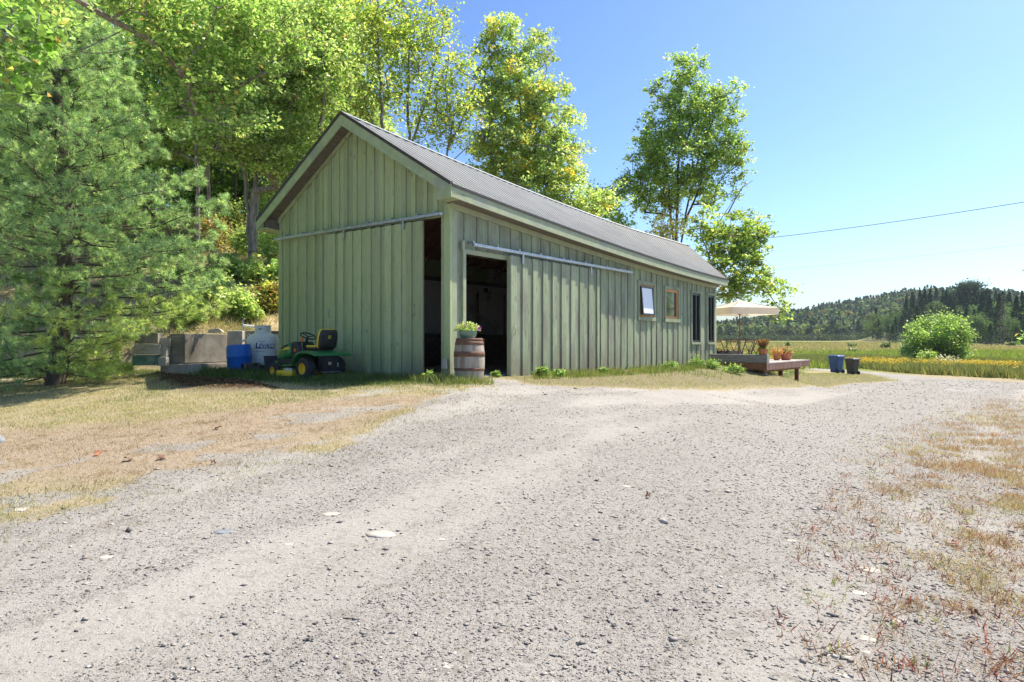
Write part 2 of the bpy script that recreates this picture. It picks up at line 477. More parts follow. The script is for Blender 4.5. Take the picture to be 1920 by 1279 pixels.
# ------------------------------------------------------------------ ground
def ring(pxs): return [G(a, b) for a, b in pxs]
Z_LAWN = ring([(-330, 700), (-60, 700), (250, 690), (520, 700), (843, 706), (900, 722), (850, 742), (700, 792), (520, 862), (300, 905), (0, 968), (-330, 1090)])
Z_ORANGE = ring([(-60, 806), (250, 800), (420, 770), (650, 745), (820, 742), (680, 800), (520, 850), (300, 892), (120, 905), (-60, 900)])
Z_VERGE = ring([(900, 700), (1340, 685), (1440, 690), (1510, 692), (1610, 698), (1660, 708), (1690, 715), (1600, 719), (1500, 727), (1470, 728), (1440, 728.5), (1415, 729.5), (1390, 730.5), (1365, 731), (1340, 731.5), (1290, 731.5), (1230, 731), (1150, 729), (1000, 724), (950, 714)])
Z_RIGHT = ring([(1980, 742), (1900, 748), (1820, 764), (1750, 805), (1700, 850), (1690, 920), (1720, 985), (1800, 1040), (1980, 1090), (2300, 1100), (2300, 742)])
Z_SPARSE = ring([(1700, 800), (1600, 870), (1500, 1000), (1450, 1120), (1400, 1290), (2400, 1290), (2400, 760)])
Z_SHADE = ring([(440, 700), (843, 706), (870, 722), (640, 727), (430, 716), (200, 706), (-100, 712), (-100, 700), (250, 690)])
Z_MULCH = ring([(290, 700), (350, 708), (430, 714), (500, 724), (530, 731), (470, 734), (390, 734), (330, 728), (300, 716)])
_rn = ring([(1500, 689), (1615, 695), (1740, 707.5), (1920, 717.5), (2300, 735)])
_far = (G(2400, 740))
Z_GRAVEL = ring([(-600, 1279), (-330, 1090), (0, 968), (300, 905), (520, 862), (700, 792), (850, 742), (900, 722), (930, 704), (950, 714), (1000, 724), (1150, 729), (1230, 731), (1290, 731.5), (1340, 731.5), (1365, 731), (1390, 730.5), (1415, 729.5), (1440, 728.5), (1470, 728), (1500, 727), (1600, 719), (1690, 715), (1660, 708), (1610, 700), (1510, 692)]) + _rn + [(60, 25), (60, 2), (20, -8), (-20, -8)]

def roughness_of_drive(X, Y):
    """0 in the packed wheel tracks, 1 where loose stone collects"""
    u = X * 0.83 - Y * 0.55 + 0.9 * np.sin(Y * 0.16) ; v = X * 0.55 + Y * 0.83
    tr = fbm(u * 0.95, v * 0.13, 201, 3) * 0.6 + fbm(u * 2.4, v * 0.5, 207, 3) * 0.4
    tr = tr + 0.16 * sst(0.15, 0.55, X / np.maximum(Y, .5)) + 0.05 * (fbm(X * 1.3, Y * 1.3, 209, 3) - .5)
    return sst(0.43, 0.62, tr)

def masks(X, Y):
    wob = (fbm(X * 1.6, Y * 1.6, 21, 4) - 0.5) * 1.5 + (fbm(X * 6, Y * 6, 22, 3) - 0.5) * 0.7
    near = np.clip(1.25 - Y / 22, 0.2, 1)
    g = poly_sd(X, Y, Z_GRAVEL) + wob * near
    grav = sst(-0.35, 0.35, g)
    grav = np.where((Y < 1) & (np.abs(X) < 40), 1, grav)
    patch = sst(0.42, 0.62, fbm(X * 2.6, Y * 2.6, 44, 4) + 0.25 * sst(-0.2, 1.2, poly_sd(X, Y, Z_RIGHT)) - 0.06)
    sp = sst(-0.6, 0.8, poly_sd(X, Y, Z_RIGHT) + wob * 0.5)
    grav = grav * (1 - 0.16 * sp * patch)
    lawnbreak = sst(0.55, 0.66, fbm(X * 2.2, Y * 2.2, 46, 4)) * sst(0.2, -1.2, poly_sd(X, Y, Z_LAWN) - 2.6)
    grav = np.maximum(grav, 0.62 * lawnbreak * (poly_sd(X, Y, Z_LAWN) > 0))
    orange = np.maximum(sst(-0.5, 0.4, poly_sd(X, Y, Z_ORANGE) + wob * 0.5), 0.7 * sst(-0.5, 0.5, poly_sd(X, Y, Z_RIGHT)))
    mulch = sst(-0.25, 0.25, poly_sd(X, Y, Z_MULCH) + wob * 0.3)
    t, s = barn_ts(X, Y)
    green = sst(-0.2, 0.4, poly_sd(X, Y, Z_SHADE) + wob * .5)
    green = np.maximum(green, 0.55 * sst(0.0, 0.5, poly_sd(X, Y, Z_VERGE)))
    return grav, orange, mulch, green

def graded(a, b, s0, near_lo, near_hi, g=1.12):
    pts = list(np.arange(near_lo, near_hi + 1e-6, s0))
    st = s0
    while pts[-1] < b: st *= g; pts.append(pts[-1] + st)
    st = s0; lo = []
    x = near_lo
    while x > a: st *= g; x -= st; lo.append(x)
    return np.array(lo[::-1] + pts)
gx = graded(-900, 1500, 0.22, -22, 30, 1.13)
gy = graded(-60, 1400, 0.22, 1, 46, 1.06)
GX, GY = np.meshgrid(gx, gy)
GZ = terrain(GX, GY)
# keep the floor of the barn free
gv, go, gm, gg = masks(GX, GY)
# tyre ruts in the drive
rut = np.sin((GX * 0.78 - GY * 0.62) * 2.0 + 1.5 * (vn(GX / 4, GY / 4, 8) - .5))
GZ = GZ - 0.012 * gv * rut * sst(2, 30, GY) + 0.018 * (fbm(GX * 2.2, GY * 2.2, 61, 3) - 0.5) * (GY < 40)
GZ = GZ + 0.10 * gm * (0.3 + fbm(GX * 3, GY * 3, 33))
verts = np.stack([GX.ravel(), GY.ravel(), GZ.ravel()], 1)
ny, nx = GX.shape
idx = np.arange(nx * ny).reshape(ny, nx)
quads = np.stack([idx[:-1, :-1].ravel(), idx[:-1, 1:].ravel(), idx[1:, 1:].ravel(), idx[1:, :-1].ravel()], 1)
fc = verts[quads].mean(1)
fX, fY = fc[:, 0], fc[:, 1]
ft, fs_ = barn_ts(fX, fY)
fgr = gv.ravel()[quads].mean(1)
region = np.zeros(len(quads), int)                       # 0 ground (lawn, verges)
q2f = np.minimum(fs_ - 8.3, fY - 19.45 + 0.10 * (fX + 8))
region[(q2f > -0.2) & (ft < 28) & (fX < 15)] = 1         # hillside
region[(fY > 44) & (fX / np.maximum(fY, 1) > 0.05) & (region == 0)] = 2   # meadow
region[(fY > 440)] = 3                                   # far hills
region[(fgr > 0.5) & (fY < 90)] = 4                      # gravel
region[(fgr > 0.5) & (fY < 90) & (poly_sd(fX, fY, [G(1500, 689), G(1560, 705), G(1700, 722), G(1960, 740), (70, 20), (90, 40)] ) > 0)] = 5  # road

def ground_mat():
    m, nt, b, out = new_mat('ground_surface')
    def attr(n):
        a = nt.nodes.new('ShaderNodeAttribute'); a.attribute_name = n; return a.outputs['Fac']
    src = 'Object'
    big = nz(nt, 0.5, 4); mid = nz(nt, 3.0, 5); fine = nz(nt, 26, 4, rough=0.7); vfine = nz(nt, 90, 3, rough=0.8)
    # gravel
    rg = attr('rough')
    gcol = mixc(nt, ramp(nt, big, 0.3, 0.7), (0.328, 0.313, 0.286), (0.376, 0.360, 0.333))
    gcol = mixc(nt, math_(nt, 'MULTIPLY', rg, 0.35), gcol, (0.235, 0.226, 0.212))
    mid2 = nz(nt, 7.5, 6, (1, 1, 1), rough=0.75, off=(5, 1, 2))
    gcol = mixc(nt, math_(nt, 'MULTIPLY', ramp(nt, mid2, 0.53, 0.64), 0.5), gcol, (0.19, 0.172, 0.145))
    gcol = mixc(nt, math_(nt, 'MULTIPLY', ramp(nt, fine, 0.50, 0.64), math_(nt, 'MULTIPLY_ADD', rg, 0.5)), gcol, (0.19, 0.175, 0.155))
    gcol = mixc(nt, math_(nt, 'MULTIPLY', ramp(nt, vfine, 0.55, 0.64), math_(nt, 'MULTIPLY_ADD', rg, 0.5)), gcol, (0.10, 0.092, 0.082))
    gcol = mixc(nt, math_(nt, 'MULTIPLY', ramp(nt, vfine, 0.40, 0.33), 0.6), gcol, (0.52, 0.49, 0.43))
    # lawn soil and thatch
    tan = mixc(nt, ramp(nt, fine, 0.35, 0.65), (0.38, 0.32, 0.21), (0.27, 0.225, 0.14))
    tan = mixc(nt, ramp(nt, mid, 0.45, 0.7), tan, (0.26, 0.235, 0.14))
    org = mixc(nt, ramp(nt, fine, 0.35, 0.65), (0.36, 0.295, 0.22), (0.27, 0.21, 0.15))
    org = mixc(nt, ramp(nt, nz(nt, 5.0, 6, rough=.7, off=(2, 8, 0)), 0.5, 0.66), org, (0.22, 0.165, 0.10))
    org = mixc(nt, math_(nt, 'MULTIPLY', ramp(nt, nz(nt, 9.0, 6, rough=.75), 0.55, 0.7), .7), org, (0.34, 0.31, 0.26))
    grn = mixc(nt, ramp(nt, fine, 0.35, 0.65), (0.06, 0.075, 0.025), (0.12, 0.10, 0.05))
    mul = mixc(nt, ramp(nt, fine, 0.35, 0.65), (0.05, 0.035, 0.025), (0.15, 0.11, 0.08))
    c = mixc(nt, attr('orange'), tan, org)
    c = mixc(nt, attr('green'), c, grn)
    gf = math_(nt, 'ADD', attr('grav'), math_(nt, 'MULTIPLY', math_(nt, 'SUBTRACT', fine, 0.5), 0.9))
    c = mixc(nt, ramp(nt, gf, 0.35, 0.65), c, gcol)
    c = mixc(nt, attr('mulch'), c, mul)
    # meadow and hillside
    md = mixc(nt, ramp(nt, nz(nt, 0.05, 4, (1, 2.2, 1)), 0.42, 0.6), (0.20, 0.20, 0.055), (0.34, 0.28, 0.16))
    md = mixc(nt, ramp(nt, nz(nt, 0.11, 5, (0.4, 2.2, 1), off=(9, 3, 0)), 0.52, 0.62), md, (0.16, 0.21, 0.045))
    md = mixc(nt, math_(nt, 'MULTIPLY', ramp(nt, nz(nt, 1.5, 3), 0.4, 0.7), 0.5), md, (0.12, 0.14, 0.05))
    c = mixc(nt, attr('meadow'), c, md)
    hs = mixc(nt, ramp(nt, mid, 0.4, 0.62), (0.42, 0.33, 0.20), (0.22, 0.18, 0.09))
    hs = mixc(nt, ramp(nt, nz(nt, 1.1, 5, off=(4, 4, 4)), 0.5, 0.65), hs, (0.14, 0.16, 0.05))
    c = mixc(nt, attr('slope'), c, hs)
    c = mixc(nt, attr('forest'), c, (0.035, 0.05, 0.022))
    nt.links.new(c, b.inputs['Base Color'])
    b.inputs['Roughness'].default_value = 0.95; b.inputs['Specular IOR Level'].default_value = 0.15
    h = math_(nt, 'ADD', math_(nt, 'MULTIPLY', vfine, 0.5), fine)
    bump(nt, b, h, 0.9, 0.018)
    return m
M['ground'] = ground_mat()
t_all, s_all = barn_ts(GX, GY)
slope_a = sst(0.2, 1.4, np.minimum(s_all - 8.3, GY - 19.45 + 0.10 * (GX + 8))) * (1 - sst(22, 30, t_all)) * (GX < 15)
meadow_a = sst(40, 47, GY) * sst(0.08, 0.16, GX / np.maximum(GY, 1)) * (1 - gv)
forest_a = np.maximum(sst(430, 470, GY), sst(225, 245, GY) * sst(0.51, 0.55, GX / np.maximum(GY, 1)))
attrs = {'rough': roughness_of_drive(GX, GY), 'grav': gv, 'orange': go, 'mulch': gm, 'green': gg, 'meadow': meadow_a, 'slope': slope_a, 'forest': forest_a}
_gzx = np.gradient(GZ, gx, axis=1); _gzy = np.gradient(GZ, gy, axis=0)
VN = np.stack([-_gzx.ravel(), -_gzy.ravel(), np.ones(nx * ny)], 1); VN /= np.linalg.norm(VN, axis=1)[:, None]
for rid, nm in ((0, 'ground'), (1, 'hillside'), (2, 'meadow'), (3, 'hills'), (4, 'gravel_driveway'), (5, 'road')):
    sel = quads[region == rid]
    if not len(sel): continue
    used, inv = np.unique(sel, return_inverse=True)
    o = npmesh(nm, verts[used], inv.reshape(sel.shape), M['ground'], smooth=True)
    for k, arr in attrs.items():
        at = o.data.attributes.new(k, 'FLOAT', 'POINT')
        at.data.foreach_set('value', arr.ravel()[used].astype(np.float32))
    o.data.normals_split_custom_set_from_vertices(VN[used].tolist())
    o['kind'] = 'structure'

def gz(X, Y):
    """height of the built ground (with its small forms)"""
    X = np.asarray(X, float); Y = np.asarray(Y, float)
    i = np.clip(np.searchsorted(gx, X) - 1, 0, nx - 2); j = np.clip(np.searchsorted(gy, Y) - 1, 0, ny - 2)
    u = (X - gx[i]) / (gx[i + 1] - gx[i]); v = (Y - gy[j]) / (gy[j + 1] - gy[j])
    return (GZ[j, i] * (1 - u) + GZ[j, i + 1] * u) * (1 - v) + (GZ[j + 1, i] * (1 - u) + GZ[j + 1, i + 1] * u) * v
def gz1(x, y): return float(gz(np.array([x]), np.array([y]))[0])

# ------------------------------------------------------------------ the barn (local: x along the long wall, y across, z up from the pad)
def Et(t): return 2.89 + 0.74 * (max(0.0, 15 - t) / 15.4) ** 1.6          # underside of the eave
def Rt(t): return 5.16 + 0.785 * (max(0.0, 15 - t) / 15.4) ** 1.6         # ridge
W = 5.85; HALF = W / 2; OH = 0.40; FH = 0.26
barn = thing('barn', 'long green board-and-batten barn with grey ribbed metal roof and two sliding doors', 'barn', (C_[0], C_[1], PAD), BARN_ROT)

def strips_minus(x0, x1, zb, top, openings):
    """split one vertical strip around openings; yields (xa, xb, z0, z1 or None for the top)"""
    cuts = sorted({x0, x1} | {e for o in openings for e in (o[0], o[1]) if x0 < e < x1})
    for xa, xb in zip(cuts[:-1], cuts[1:]):
        if xb - xa < 0.012: continue
        z = zb
        for o in sorted([o for o in openings if o[0] < (xa + xb) / 2 < o[1]], key=lambda q: q[2]):
            if o[2] - z > 0.03: yield xa, xb, z, o[2]
            z = max(z, o[3])
        yield xa, xb, z, None

def side_board(name, x0, x1, y0, y1, z0, z1a, z1b, m, par):
    return MB().hexa([(x0, y0, z0), (x1, y0, z0), (x1, y1, z0), (x0, y1, z0)], [(x0, y0, z1a), (x1, y0, z1b), (x1, y1, z1b), (x0, y1, z1a)]).build(name, m, par)

SIDE_OPEN = [(0.42, 2.35, 0.0, 2.62), (8.41, 9.36, 1.55, 2.53), (10.28, 11.24, 1.55, 2.50), (12.42, 13.15, 0.78, 2.51), (13.90, 14.50, 0.78, 2.51)]
sheath = MB()
for k in range(15):
    for xa, xb, z0, z1 in strips_minus(k * 1.0 - (0.0 if k else 0), min(k + 1.0, 14.7), 0.0, None, SIDE_OPEN):
        ta, tb = (Et(xa), Et(xb)) if z1 is None else (z1, z1)
        sheath.hexa([(xa, 0.0, z0), (xb, 0.0, z0), (xb, 0.10, z0), (xa, 0.10, z0)], [(xa, 0.0, ta), (xb, 0.0, tb), (xb, 0.10, tb), (xa, 0.10, ta)])
side_wall = sheath.build('side_wall', M['dark_wood'], barn)
x = 0.13; k = 0
rr = random.Random(3)
while x < 14.6:
    wb = 0.40 * rr.uniform(0.93, 1.07)
    xe = min(x + wb, 14.62)
    covw = 0.215 * rr.uniform(0.9, 1.1)
    for xa, xb, z0, z1 in strips_minus(x, xe, 0.02 + rr.uniform(-.02, .02), None, SIDE_OPEN):
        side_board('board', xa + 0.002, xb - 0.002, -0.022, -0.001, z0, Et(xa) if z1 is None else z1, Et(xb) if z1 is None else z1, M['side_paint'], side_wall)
    ca = x + wb - covw / 2; cb = min(x + wb + covw / 2, 14.6)
    if cb - ca > 0.05:
        for xa, xb, z0, z1 in strips_minus(ca, cb, 0.0 + rr.uniform(-.02, .01), None, SIDE_OPEN):
            side_board('cover_board', xa, xb, -0.044, -0.023, z0, Et(xa) if z1 is None else z1, Et(xb) if z1 is None else z1, M['side_paint'], side_wall)
    x += wb
for xa, xb in ((-0.04, 0.16), (14.60, 14.74)):
    side_board('corner_board', xa, xb, -0.060, 0.0, -0.05, Et(xa), Et(xb), M['side_trim'], side_wall)

for i in range(20):
    a_, b2_ = -0.04 + i * 14.78 / 20, -0.04 + (i + 1) * 14.78 / 20
    MB().hexa([(a_, -.082, Et(a_) - .10), (b2_, -.082, Et(b2_) - .10), (b2_, -.062, Et(b2_) - .10), (a_, -.062, Et(a_) - .10)],
              [(a_, -.082, Et(a_) + .018), (b2_, -.082, Et(b2_) + .018), (b2_, -.062, Et(b2_) + .018), (a_, -.062, Et(a_) + .018)]).build('frieze_board', M['side_trim'], side_wall)
# gable wall, with its gap by the corner
def gable_top(s):
    rt = Rt(-0.4); e = Et(-0.4) + FH
    f = 1 - abs(s - HALF) / (HALF + OH)
    return e + (rt - e) * f - 0.194
G_OPEN = [(0.22, 3.70, 0.0, 3.36)]
gm_ = MB()
for k in range(13):
    for sa, sb, z0, z1 in strips_minus(k * 0.45, (k + 1) * 0.45, 0.0, None, G_OPEN):
        ta, tb = (gable_top(sa), gable_top(sb)) if z1 is None else (z1, z1)
        gm_.hexa([(0.0, sa, z0), (0.0, sb, z0), (0.10, sb, z0), (0.10, sa, z0)], [(0.0, sa, ta), (0.0, sb, tb), (0.10, sb, tb), (0.10, sa, ta)])
gable_wall = gm_.build('gable_wall', M['dark_wood'], barn)
def gable_board(name, sa, sb, x0, x1, z0, ta, tb, m, par):
    return MB().hexa([(x0, sa, z0), (x0, sb, z0), (x1, sb, z0), (x1, sa, z0)], [(x0, sa, ta), (x0, sb, tb), (x1, sb, tb), (x1, sa, ta)]).build(name, m, par)
s = 0.04
while s < W - 0.05:
    wb = 0.325 * rr.uniform(0.86, 1.14)
    se = min(s + wb, W)
    covw = 0.125 * rr.uniform(0.85, 1.2)
    for sa, sb, z0, z1 in strips_minus(s, se, -0.02 + rr.uniform(-.02, .02), None, G_OPEN):
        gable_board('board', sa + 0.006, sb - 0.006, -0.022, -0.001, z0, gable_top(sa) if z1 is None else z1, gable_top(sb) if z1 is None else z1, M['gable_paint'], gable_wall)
    ca = s + wb - covw / 2; cb = min(s + wb + covw / 2, W)
    if cb - ca > 0.05:
        for sa, sb, z0, z1 in strips_minus(ca, cb, -0.02, None, G_OPEN):
            gable_board('cover_board', sa, sb, -0.056, -0.023, z0, gable_top(sa) if z1 is None else z1, gable_top(sb) if z1 is None else z1, M['gable_paint'], gable_wall)
    s += wb
gable_board('corner_board', -0.066, 0.10, -0.055, -0.002, -0.05, Et(0), Et(0), M['gable_paint'], gable_wall)
gable_board('corner_board', W - 0.12, W + 0.03, -0.055, -0.002, -0.05, Et(0), Et(0), M['gable_paint'], gable_wall)

for sgn_ in (0, 1):
    sa, sb = (-0.02, HALF) if sgn_ == 0 else (HALF, W + 0.02)
    for k in range(4):
        a_ = sa + (sb - sa) * k / 4; b2_ = sa + (sb - sa) * (k + 1) / 4
        ta, tb = gable_top(a_), gable_top(b2_)
        MB().hexa([(-.078, a_, ta - .11), (-.078, b2_, tb - .11), (-.058, b2_, tb - .11), (-.058, a_, ta - .11)],
                  [(-.078, a_, ta + .004), (-.078, b2_, tb + .004), (-.058, b2_, tb + .004), (-.058, a_, ta + .004)]).build('frieze_board', M['gable_paint'], gable_wall)
# other walls (back, oblique far end)
bw = MB()
bw.hexa([(0.1, W - 0.1, 0), (23.4, W - 0.1, 0), (23.4, W, 0), (0.1, W, 0)], [(0.1, W - 0.1, Et(0)), (23.4, W - 0.1, 2.89), (23.4, W, 2.89), (0.1, W, Et(0))])
bw.build('back_wall', M['gable_paint'], barn)
ew = MB()
ew.hexa([(14.65, 0.1, 0), (14.78, 0.05, 0), (23.5, W - .1, 0), (23.35, W - 0.1, 0)], [(14.65, 0.1, 2.86), (14.78, 0.05, 2.86), (23.5, W - .1, 2.86), (23.35, W - 0.1, 2.86)])
ew.add([(14.75, 0.1, 2.86), (23.42, W - .1, 2.86), (19.15, HALF, 4.95)], [(0, 1, 2)])
ew.build('end_wall', M['side_paint'], barn)
M['floor'] = surf('floor', (0.55, 0.54, 0.52), (0.62, 0.61, 0.59), 2, 0.7)
bx('floor_slab', M['floor'], barn, -0.02, 15, 0.02, W - 0.1, -0.25, 0.03)

# roof: ribbed sheets, both slopes
def roof_pt(u, v, back=False):
    """u along 0..1, v 0 eave .. 1 ridge"""
    te = -OH + u * 15.32; tr = -OH + u * 19.65
    ye, yr = -OH, HALF
    ze, zr = Et(te) + FH, Rt(tr)
    if back:
        te = -OH + u * 24.2; ye = W + OH; ze = Et(te) + FH
    return Vector((te + (tr - te) * v, ye + (yr - ye) * v, ze + (zr - ze) * v))
def roof_sheet(back):
    nrib = 64; mbv = []; mbf = []
    for i in range(nrib * 4 + 1):
        k, j = divmod(i, 4)
        frac = (k + (0.0, 0.40, 0.50, 0.72)[j]) / nrib
        hgt = (0.0, 0.0, 0.021, 0.021)[j]
        # small rib: flat, rise, top, fall
        for v in (-0.012, 0.5, 1.0):
            p = roof_pt(min(frac, 1), v, back); mbv.append((p.x, p.y, p.z + hgt + 0.012))
    n = nrib * 4 + 1
    for i in range(n - 1):
        for r in range(2):
            a = i * 3 + r
            mbf.append((a, a + 3, a + 4, a + 1))
    m = MB(); m.add(mbv, mbf)
    return m
roof = roof_sheet(False).build('roof', M['roof_metal'], barn)
rb = roof_sheet(True).build('roof_sheet', M['roof_metal'], roof)
# deck under sheets (closed), ridge cap
dk = MB()
for back in (False, True):
    for i in range(24):
        u0, u1 = i / 24, (i + 1) / 24
        q = [roof_pt(u0, 0.01, back), roof_pt(u1, 0.01, back), roof_pt(u1, 1, back), roof_pt(u0, 1, back)]
        dn = Vector((0, 0, -0.07))
        dk.hexa([p + dn for p in q], [p + Vector((0, 0, -0.003)) for p in q])
dk.build('roof_deck', M['rafter'], roof)
rc = MB()
for i in range(24):
    a = roof_pt(i / 24, 1.0); b_ = roof_pt((i + 1) / 24, 1.0)
    for sgn in (1, -1):
        rc.hexa([a + Vector((0, 0, 0.045)), b_ + Vector((0, 0, 0.045)), b_ + Vector((0, sgn * 0.10, -0.02)), a + Vector((0, sgn * 0.10, -0.02))],
                [a + Vector((0, 0, 0.06)), b_ + Vector((0, 0, 0.06)), b_ + Vector((0, sgn * 0.10, -0.005)), a + Vector((0, sgn * 0.10, -0.005))])
rc.build('ridge_cap', M['galv'], roof)

# eave fascia, soffit and rake boards
fa = MB(); dr = MB(); sf = MB()
N = 30
for i in range(N):
    t0 = -OH + i * 15.3 / N; t1 = -OH + (i + 1) * 15.3 / N
    fa.hexa([(t0, -OH - .03, Et(t0)), (t1, -OH - .03, Et(t1)), (t1, -OH, Et(t1)), (t0, -OH, Et(t0))],
            [(t0, -OH - .03, Et(t0) + FH - .02), (t1, -OH - .03, Et(t1) + FH - .02), (t1, -OH, Et(t1) + FH - .02), (t0, -OH, Et(t0) + FH - .02)])
    dr.hexa([(t0, -OH - .055, Et(t0) + FH - .05), (t1, -OH - .055, Et(t1) + FH - .05), (t1, -OH - .032, Et(t1) + FH - .05), (t0, -OH - .032, Et(t0) + FH - .05)],
            [(t0, -OH - .055, Et(t0) + FH - .002), (t1, -OH - .055, Et(t1) + FH - .002), (t1, -OH - .032, Et(t1) + FH - .002), (t0, -OH - .032, Et(t0) + FH - .002)])
for i in range(100):
    t0 = -OH + 0.01 + i * 15.28 / 100; t1 = t0 + 15.28 / 100 - 0.012
    sf.hexa([(t0, -OH + .002, Et(t0) + .02), (t1, -OH + .002, Et(t1) + .02), (t1, -.068, Et(t1) + .02), (t0, -.068, Et(t0) + .02)],
            [(t0, -OH + .002, Et(t0) + .035), (t1, -OH + .002, Et(t1) + .035), (t1, -.068, Et(t1) + .035), (t0, -.068, Et(t0) + .035)])
fa.build('fascia', M['side_trim'], roof)
dr.build('drip_edge', M['drip'], roof)
sf.build('soffit', M['soffit'], roof)
bx('soffit_rim', M['drip'], roof, -OH + .01, 14.8, -.40, -.005, 3.9, 3.91) if False else None
def rake(sgn):
    y0 = -OH - .03 if sgn > 0 else W + OH + .03
    e = roof_pt(0, 0); r = roof_pt(0, 1)
    xf = -OH - 0.03
    ze = e.z - 0.004; zr = r.z - 0.004
    ys = (y0, HALF)
    m = MB()
    b4 = [(xf, ys[0], ze - 0.26), (xf, ys[1], zr - 0.27), (xf + .035, ys[1], zr - 0.27), (xf + .035, ys[0], ze - 0.26)]
    t4 = [(xf, ys[0], ze - .015), (xf, ys[1], zr), (xf + .035, ys[1], zr), (xf + .035, ys[0], ze - .015)]
    m.hexa(b4, t4).build('rake_board', M['trim_paint'], roof)
    d = MB()
    d.hexa([(xf - .02, ys[0], ze - .03), (xf - .02, ys[1], zr - .015), (xf + .06, ys[1], zr - .015), (xf + .06, ys[0], ze - .03)],
           [(xf - .02, ys[0], ze + .045), (xf - .02, ys[1], zr + .06), (xf + .06, ys[1], zr + .06), (xf + .06, ys[0], ze + .045)])
    d.build('rake_trim', M['drip'], roof)
    # planked soffit under the overhang
    q = MB(); npl = 34
    for i in range(npl):
        f0 = i / npl; f1 = (i + 0.9) / npl
        ya, yb = ys[0] + (ys[1] - ys[0]) * f0, ys[0] + (ys[1] - ys[0]) * f1
        za, zb = ze + (zr - ze) * f0 - 0.20, ze + (zr - ze) * f1 - 0.20
        q.hexa([(xf + .036, ya, za), (xf + .036, yb, zb), (-.001, yb, zb), (-.001, ya, za)], [(xf + .036, ya, za + .015), (xf + .036, yb, zb + .015), (-.001, yb, zb + .015), (-.001, ya, za + .015)])
    q.hexa([(xf + .036, ys[0], ze - .175), (xf + .036, ys[1], zr - .175), (.0, ys[1], zr - .175), (.0, ys[0], ze - .175)], [(xf + .036, ys[0], ze - .16), (xf + .036, ys[1], zr - .16), (.0, ys[1], zr - .16), (.0, ys[0], ze - .16)])
    q.build('rake_soffit', M['soffit'], roof)
rake(1); rake(-1)
# eave returns
e0 = Et(-0.3)
bx('eave_return', M['trim_paint'], roof, -OH + .008, -0.06, -OH + .004, -0.0, e0 + .005, e0 + 0.30)
bx('eave_return', M['soffit'], roof, -OH + .07, -0.0, W + .03, W + OH - .002, e0 + .02, e0 + 0.28)
bx('eave_return', M['trim_paint'], roof, -OH + .008, -OH + .06, W + OH - .17, W + OH + .02, e0 + .004, e0 + 0.25)
bx('back_fascia', M['trim_paint'], roof, -OH, 23.6, W + OH + .002, W + OH + .03, 2.9, 3.14) if False else None
fb = MB()
for i in range(N):
    t0 = -OH + i * 24.1 / N; t1 = -OH + (i + 1) * 24.1 / N
    fb.hexa([(t0, W + OH, Et(t0)), (t1, W + OH, Et(t1)), (t1, W + OH + .03, Et(t1)), (t0, W + OH + .03, Et(t0))],
            [(t0, W + OH, Et(t0) + FH - .02), (t1, W + OH, Et(t1) + FH - .02), (t1, W + OH + .03, Et(t1) + FH - .02), (t0, W + OH + .03, Et(t0) + FH - .02)])
    fb.hexa([(t0, W, Et(t0) + .02), (t1, W, Et(t1) + .02), (t1, W + OH, Et(t1) + .02), (t0, W + OH, Et(t0) + .02)],
            [(t0, W, Et(t0) + .04), (t1, W, Et(t1) + .04), (t1, W + OH, Et(t1) + .04), (t0, W + OH, Et(t0) + .04)])
fb.build('fascia', M['trim_paint'], roof)
# far rake
fr = MB(); a = roof_pt(1, 0); r_ = roof_pt(1, 1)
fr.hexa([(a.x, a.y, a.z - .25), (r_.x, r_.y, r_.z - .25), (r_.x + .03, r_.y, r_.z - .25), (a.x + .03, a.y, a.z - .25)], [(a.x, a.y, a.z), (r_.x, r_.y, r_.z), (r_.x + .03, r_.y, r_.z), (a.x + .03, a.y, a.z)])
fr.build('rake_board', M['side_trim'], roof)

# rafters seen through the gaps
for k in range(18):
    t = 0.35 + k * 0.61
    for sgn in (0, 1):
        y0, y1 = (0.1, HALF) if sgn == 0 else (W - 0.1, HALF)
        z0 = Et(t) + 0.30 ; z1 = Rt(t) - 0.09
        MB().hexa([(t, y0, z0 - .18), (t + .04, y0, z0 - .18), (t + .04, y1, z1 - .18), (t, y1, z1 - .18)],
                  [(t, y0, z0 + .0), (t + .04, y0, z0 + .0), (t + .04, y1, z1), (t, y1, z1)]).build('rafter', M['rafter'], roof)
# inner lining with a door
iw = bx('inner_wall', M['white_panel'], barn, 0.12, 14.5, W - 0.18, W - 0.102, 1.05, 2.78)
bx('wall_base', M['dark_wood'], iw, 0.12, 14.5, W - 0.20, W - 0.104, 0.03, 1.045)
idr = bx('inner_door', M['white_panel'], barn, 7.6, 9.0, W - 0.225, W - 0.185, 1.05, 2.40)
bx('door_frame', M['concrete'], idr, 7.52, 7.6, W - 0.24, W - 0.185, 1.05, 2.48)
bx('door_frame', M['concrete'], idr, 9.0, 9.08, W - 0.24, W - 0.185, 1.05, 2.48)
bx('ledge', M['dark_wood'], barn, 0.12, 14.5, W - 0.75, W - 0.19, 2.74, 2.775)

